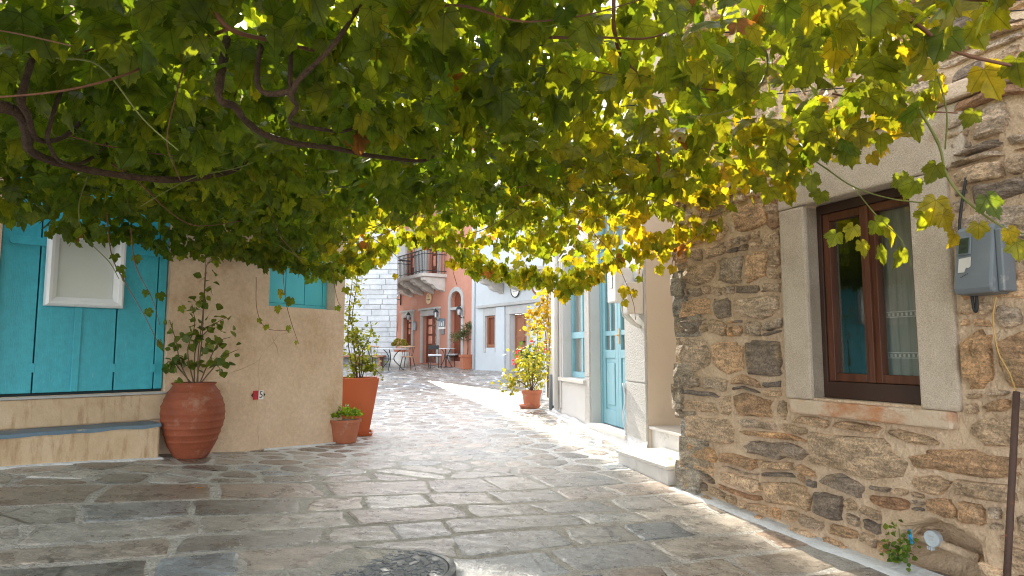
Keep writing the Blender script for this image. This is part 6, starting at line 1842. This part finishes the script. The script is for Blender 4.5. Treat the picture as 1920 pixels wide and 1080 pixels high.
def cafe_table(loc, r_, h, label, iron=True):
    t_ = thing('cafe_table', label, 'table', (0, 0, 0)); 
    obj('table_top', MB().lathe([(r_ - .01, h - .03), (r_, h - .02), (r_, h - .005), (r_ - .01, h)], (0, 0, 0), 28), M['table_top'], t_)
    for k_ in range(3):
        a = k_ * 2.094 + .5
        pts = [(r_ * .75 * math.cos(a), r_ * .75 * math.sin(a), 0), (r_ * .5 * math.cos(a), r_ * .5 * math.sin(a), .15), (r_ * .16 * math.cos(a), r_ * .16 * math.sin(a), .38), (r_ * .35 * math.cos(a), r_ * .35 * math.sin(a), .6), (r_ * .6 * math.cos(a), r_ * .6 * math.sin(a), h - .03)]
        obj('leg', MB().tube(curve(pts, 4), .016, 6), M['black_metal'], t_, smooth=True)
    obj('ring', MB().tube([(r_ * .2 * math.cos(k_ * .449), r_ * .2 * math.sin(k_ * .449), .38) for k_ in range(15)], .01, 5), M['black_metal'], t_)
    t_.location = loc; return t_
def gp_(px, py): return ground_at(px, py)
bent_chair(gp_(701, 694), R(70), 'bentwood chair with black legs left of the white cafe table')
bent_chair(gp_(764, 694), R(-150), 'bentwood chair with black legs right of the white cafe table')
cafe_table(gp_(733, 694), .60, .74, 'round white topped cafe table on curled iron legs by block building')
metal_chair(gp_(815, 690), R(20), 'black metal chair with white cushion left of the small table')
metal_chair(gp_(850, 688), R(-30), 'black metal chair with white cushion before the arched door')
cafe_table(gp_(836, 689), .36, .74, 'small white topped cafe table between two cushioned metal chairs')
bpos = W_K.pt(1.3, 0, .35); bg = g1(bpos.x, bpos.y)
bn = thing('bench', 'low terracotta coloured bench against the whitewashed block building', 'bench', (bpos.x, bpos.y, bg))
obj('seat', MB().wbox(W_K, .35, 2.4, .06, .60, bg + .36, bg + .43), M['wood_orange'], bn, bevel=.01)
for u in (.45, 1.35, 2.2): obj('leg', MB().wbox(W_K, u, u + .1, .08, .56, bg - .02, bg + .358), M['wood_orange'], bn, bevel=.008)
bx = ground_at(744, 690) + Vector((0, .6, 0)); bx.z = g1(bx.x, bx.y)
st = thing('stone_drum', 'pale round stone drum standing behind the white cafe table', 'stone drum', bx)
obj('drum', MB().lathe([(.33, 0), (.37, .2), (.36, .5), (.33, .58)], bx, 20, wob=.1), M['grey_wall'], st, smooth=True)
bt = thing('potted_plant', 'round olive yellow bush in terracotta bowl on the stone drum', 'potted plant', bx + Vector((0, 0, .58)))
obj('pot', MB().lathe([(.2, .58), (.27, .70), (.29, .72), (.25, .72)], bx, 18), M['terra_pot'], bt)
lv = []
for _ in range(420):
    d = rdir(); d.z = abs(d.z) * 1.0 - .15
    lv.append((bx + Vector((0, 0, .86)) + Vector((d.x * .27, d.y * .27, d.z * .24)) * random.uniform(.8, 1.05), frame_from(d + rdir() * .6, rdir(.3)), random.uniform(.05, .08), random.randrange(4), green((.12, .13, .02), (.25, .22, .04))()))
stuff_leaves('foliage', lv, RVARS, bt, M['leaf'])
ol = ground_at(876, 692); k_ = ol.y / 1250
ot = thing('potted_tree', 'small olive tree in square terracotta planter before the coral house', 'potted tree', ol)
hw0, hw1, hh_ = .19, .25, .54
rot = R(20)
def sq2(hw, z_): return [(ol.x + hw * (math.cos(rot) * a - math.sin(rot) * b_), ol.y + hw * (math.sin(rot) * a + math.cos(rot) * b_), ol.z + z_) for a, b_ in ((-1, -1), (1, -1), (1, 1), (-1, 1))]
vs = sq2(hw0, 0) + sq2(hw1 - .02, hh_ - .1) + sq2(hw1 + .01, hh_ - .09) + sq2(hw1 + .015, hh_) + sq2(hw1 - .03, hh_) + sq2(hw1 - .04, hh_ - .06)
fs = [(3, 2, 1, 0)] + [(r_ * 4 + i, r_ * 4 + (i + 1) % 4, r_ * 4 + 4 + (i + 1) % 4, r_ * 4 + 4 + i) for r_ in range(5) for i in range(4)] + [(20, 21, 22, 23)]
obj('pot', MB().add(vs, fs), M['terra_pot'], ot)
tz = ol + Vector((0, 0, hh_ - .06))
obj('trunk', MB().tube(curve([tz, tz + Vector((.02, 0, .4)), tz + Vector((-.01, 0, .7))]), [.03] * 5 + [.022] * 8, 7), M['stem'], ot, smooth=True)
mb = MB()
for e in ((-.45, .1, .75), (.38, 0, .95), (0, .1, 1.2), (.1, -.1, .9), (-.2, 0, 1.0)): mb.tube(curve([tz + Vector((0, 0, .55)), tz + Vector((e[0] * .5, e[1], .35 + e[2] * .4)), tz + Vector(e)]), .012, 5)
obj('limbs', mb, M['stem'], ot, smooth=True)
lv = []
for (c, r_) in (((-.42, 0, .72), .24), ((.34, 0, .85), .26), ((0, .0, 1.0), .26), ((.1, 0, 1.15), .2), ((-.2, .1, .85), .2)):
    for _ in range(240):
        d = rdir() * r_ * random.uniform(.3, 1.1); lv.append((tz + Vector(c) + d, frame_from(rdir(), rdir(.4)), random.uniform(.07, .11), random.randrange(4), green((.06, .085, .045), (.13, .15, .09))()))
stuff_leaves('foliage', lv, NVARS, ot, M['leaf'])

# fallen leaves on the paving
random.seed(77)
cache = [leaf_mesh('fallen_leaf', VARS[k_], c, M['vine_leaf']) for k_, c in enumerate(((.35, .16, .03), (.28, .10, .03), (.40, .25, .04)))]
spots = [(376, 921, 'tiny orange fallen leaf on the dark slabs at left')]
for k_, (px_, py_, lab_) in enumerate(spots):
    p = ground_at(px_, py_); o = bpy.data.objects.new('fallen_leaf', cache[k_]); COL.objects.link(o)
    o.location = p + Vector((0, 0, .022)); o.scale = (.04,) * 3; o.rotation_euler = (.1, .1, 1.0); tag(o, lab_, 'leaf')
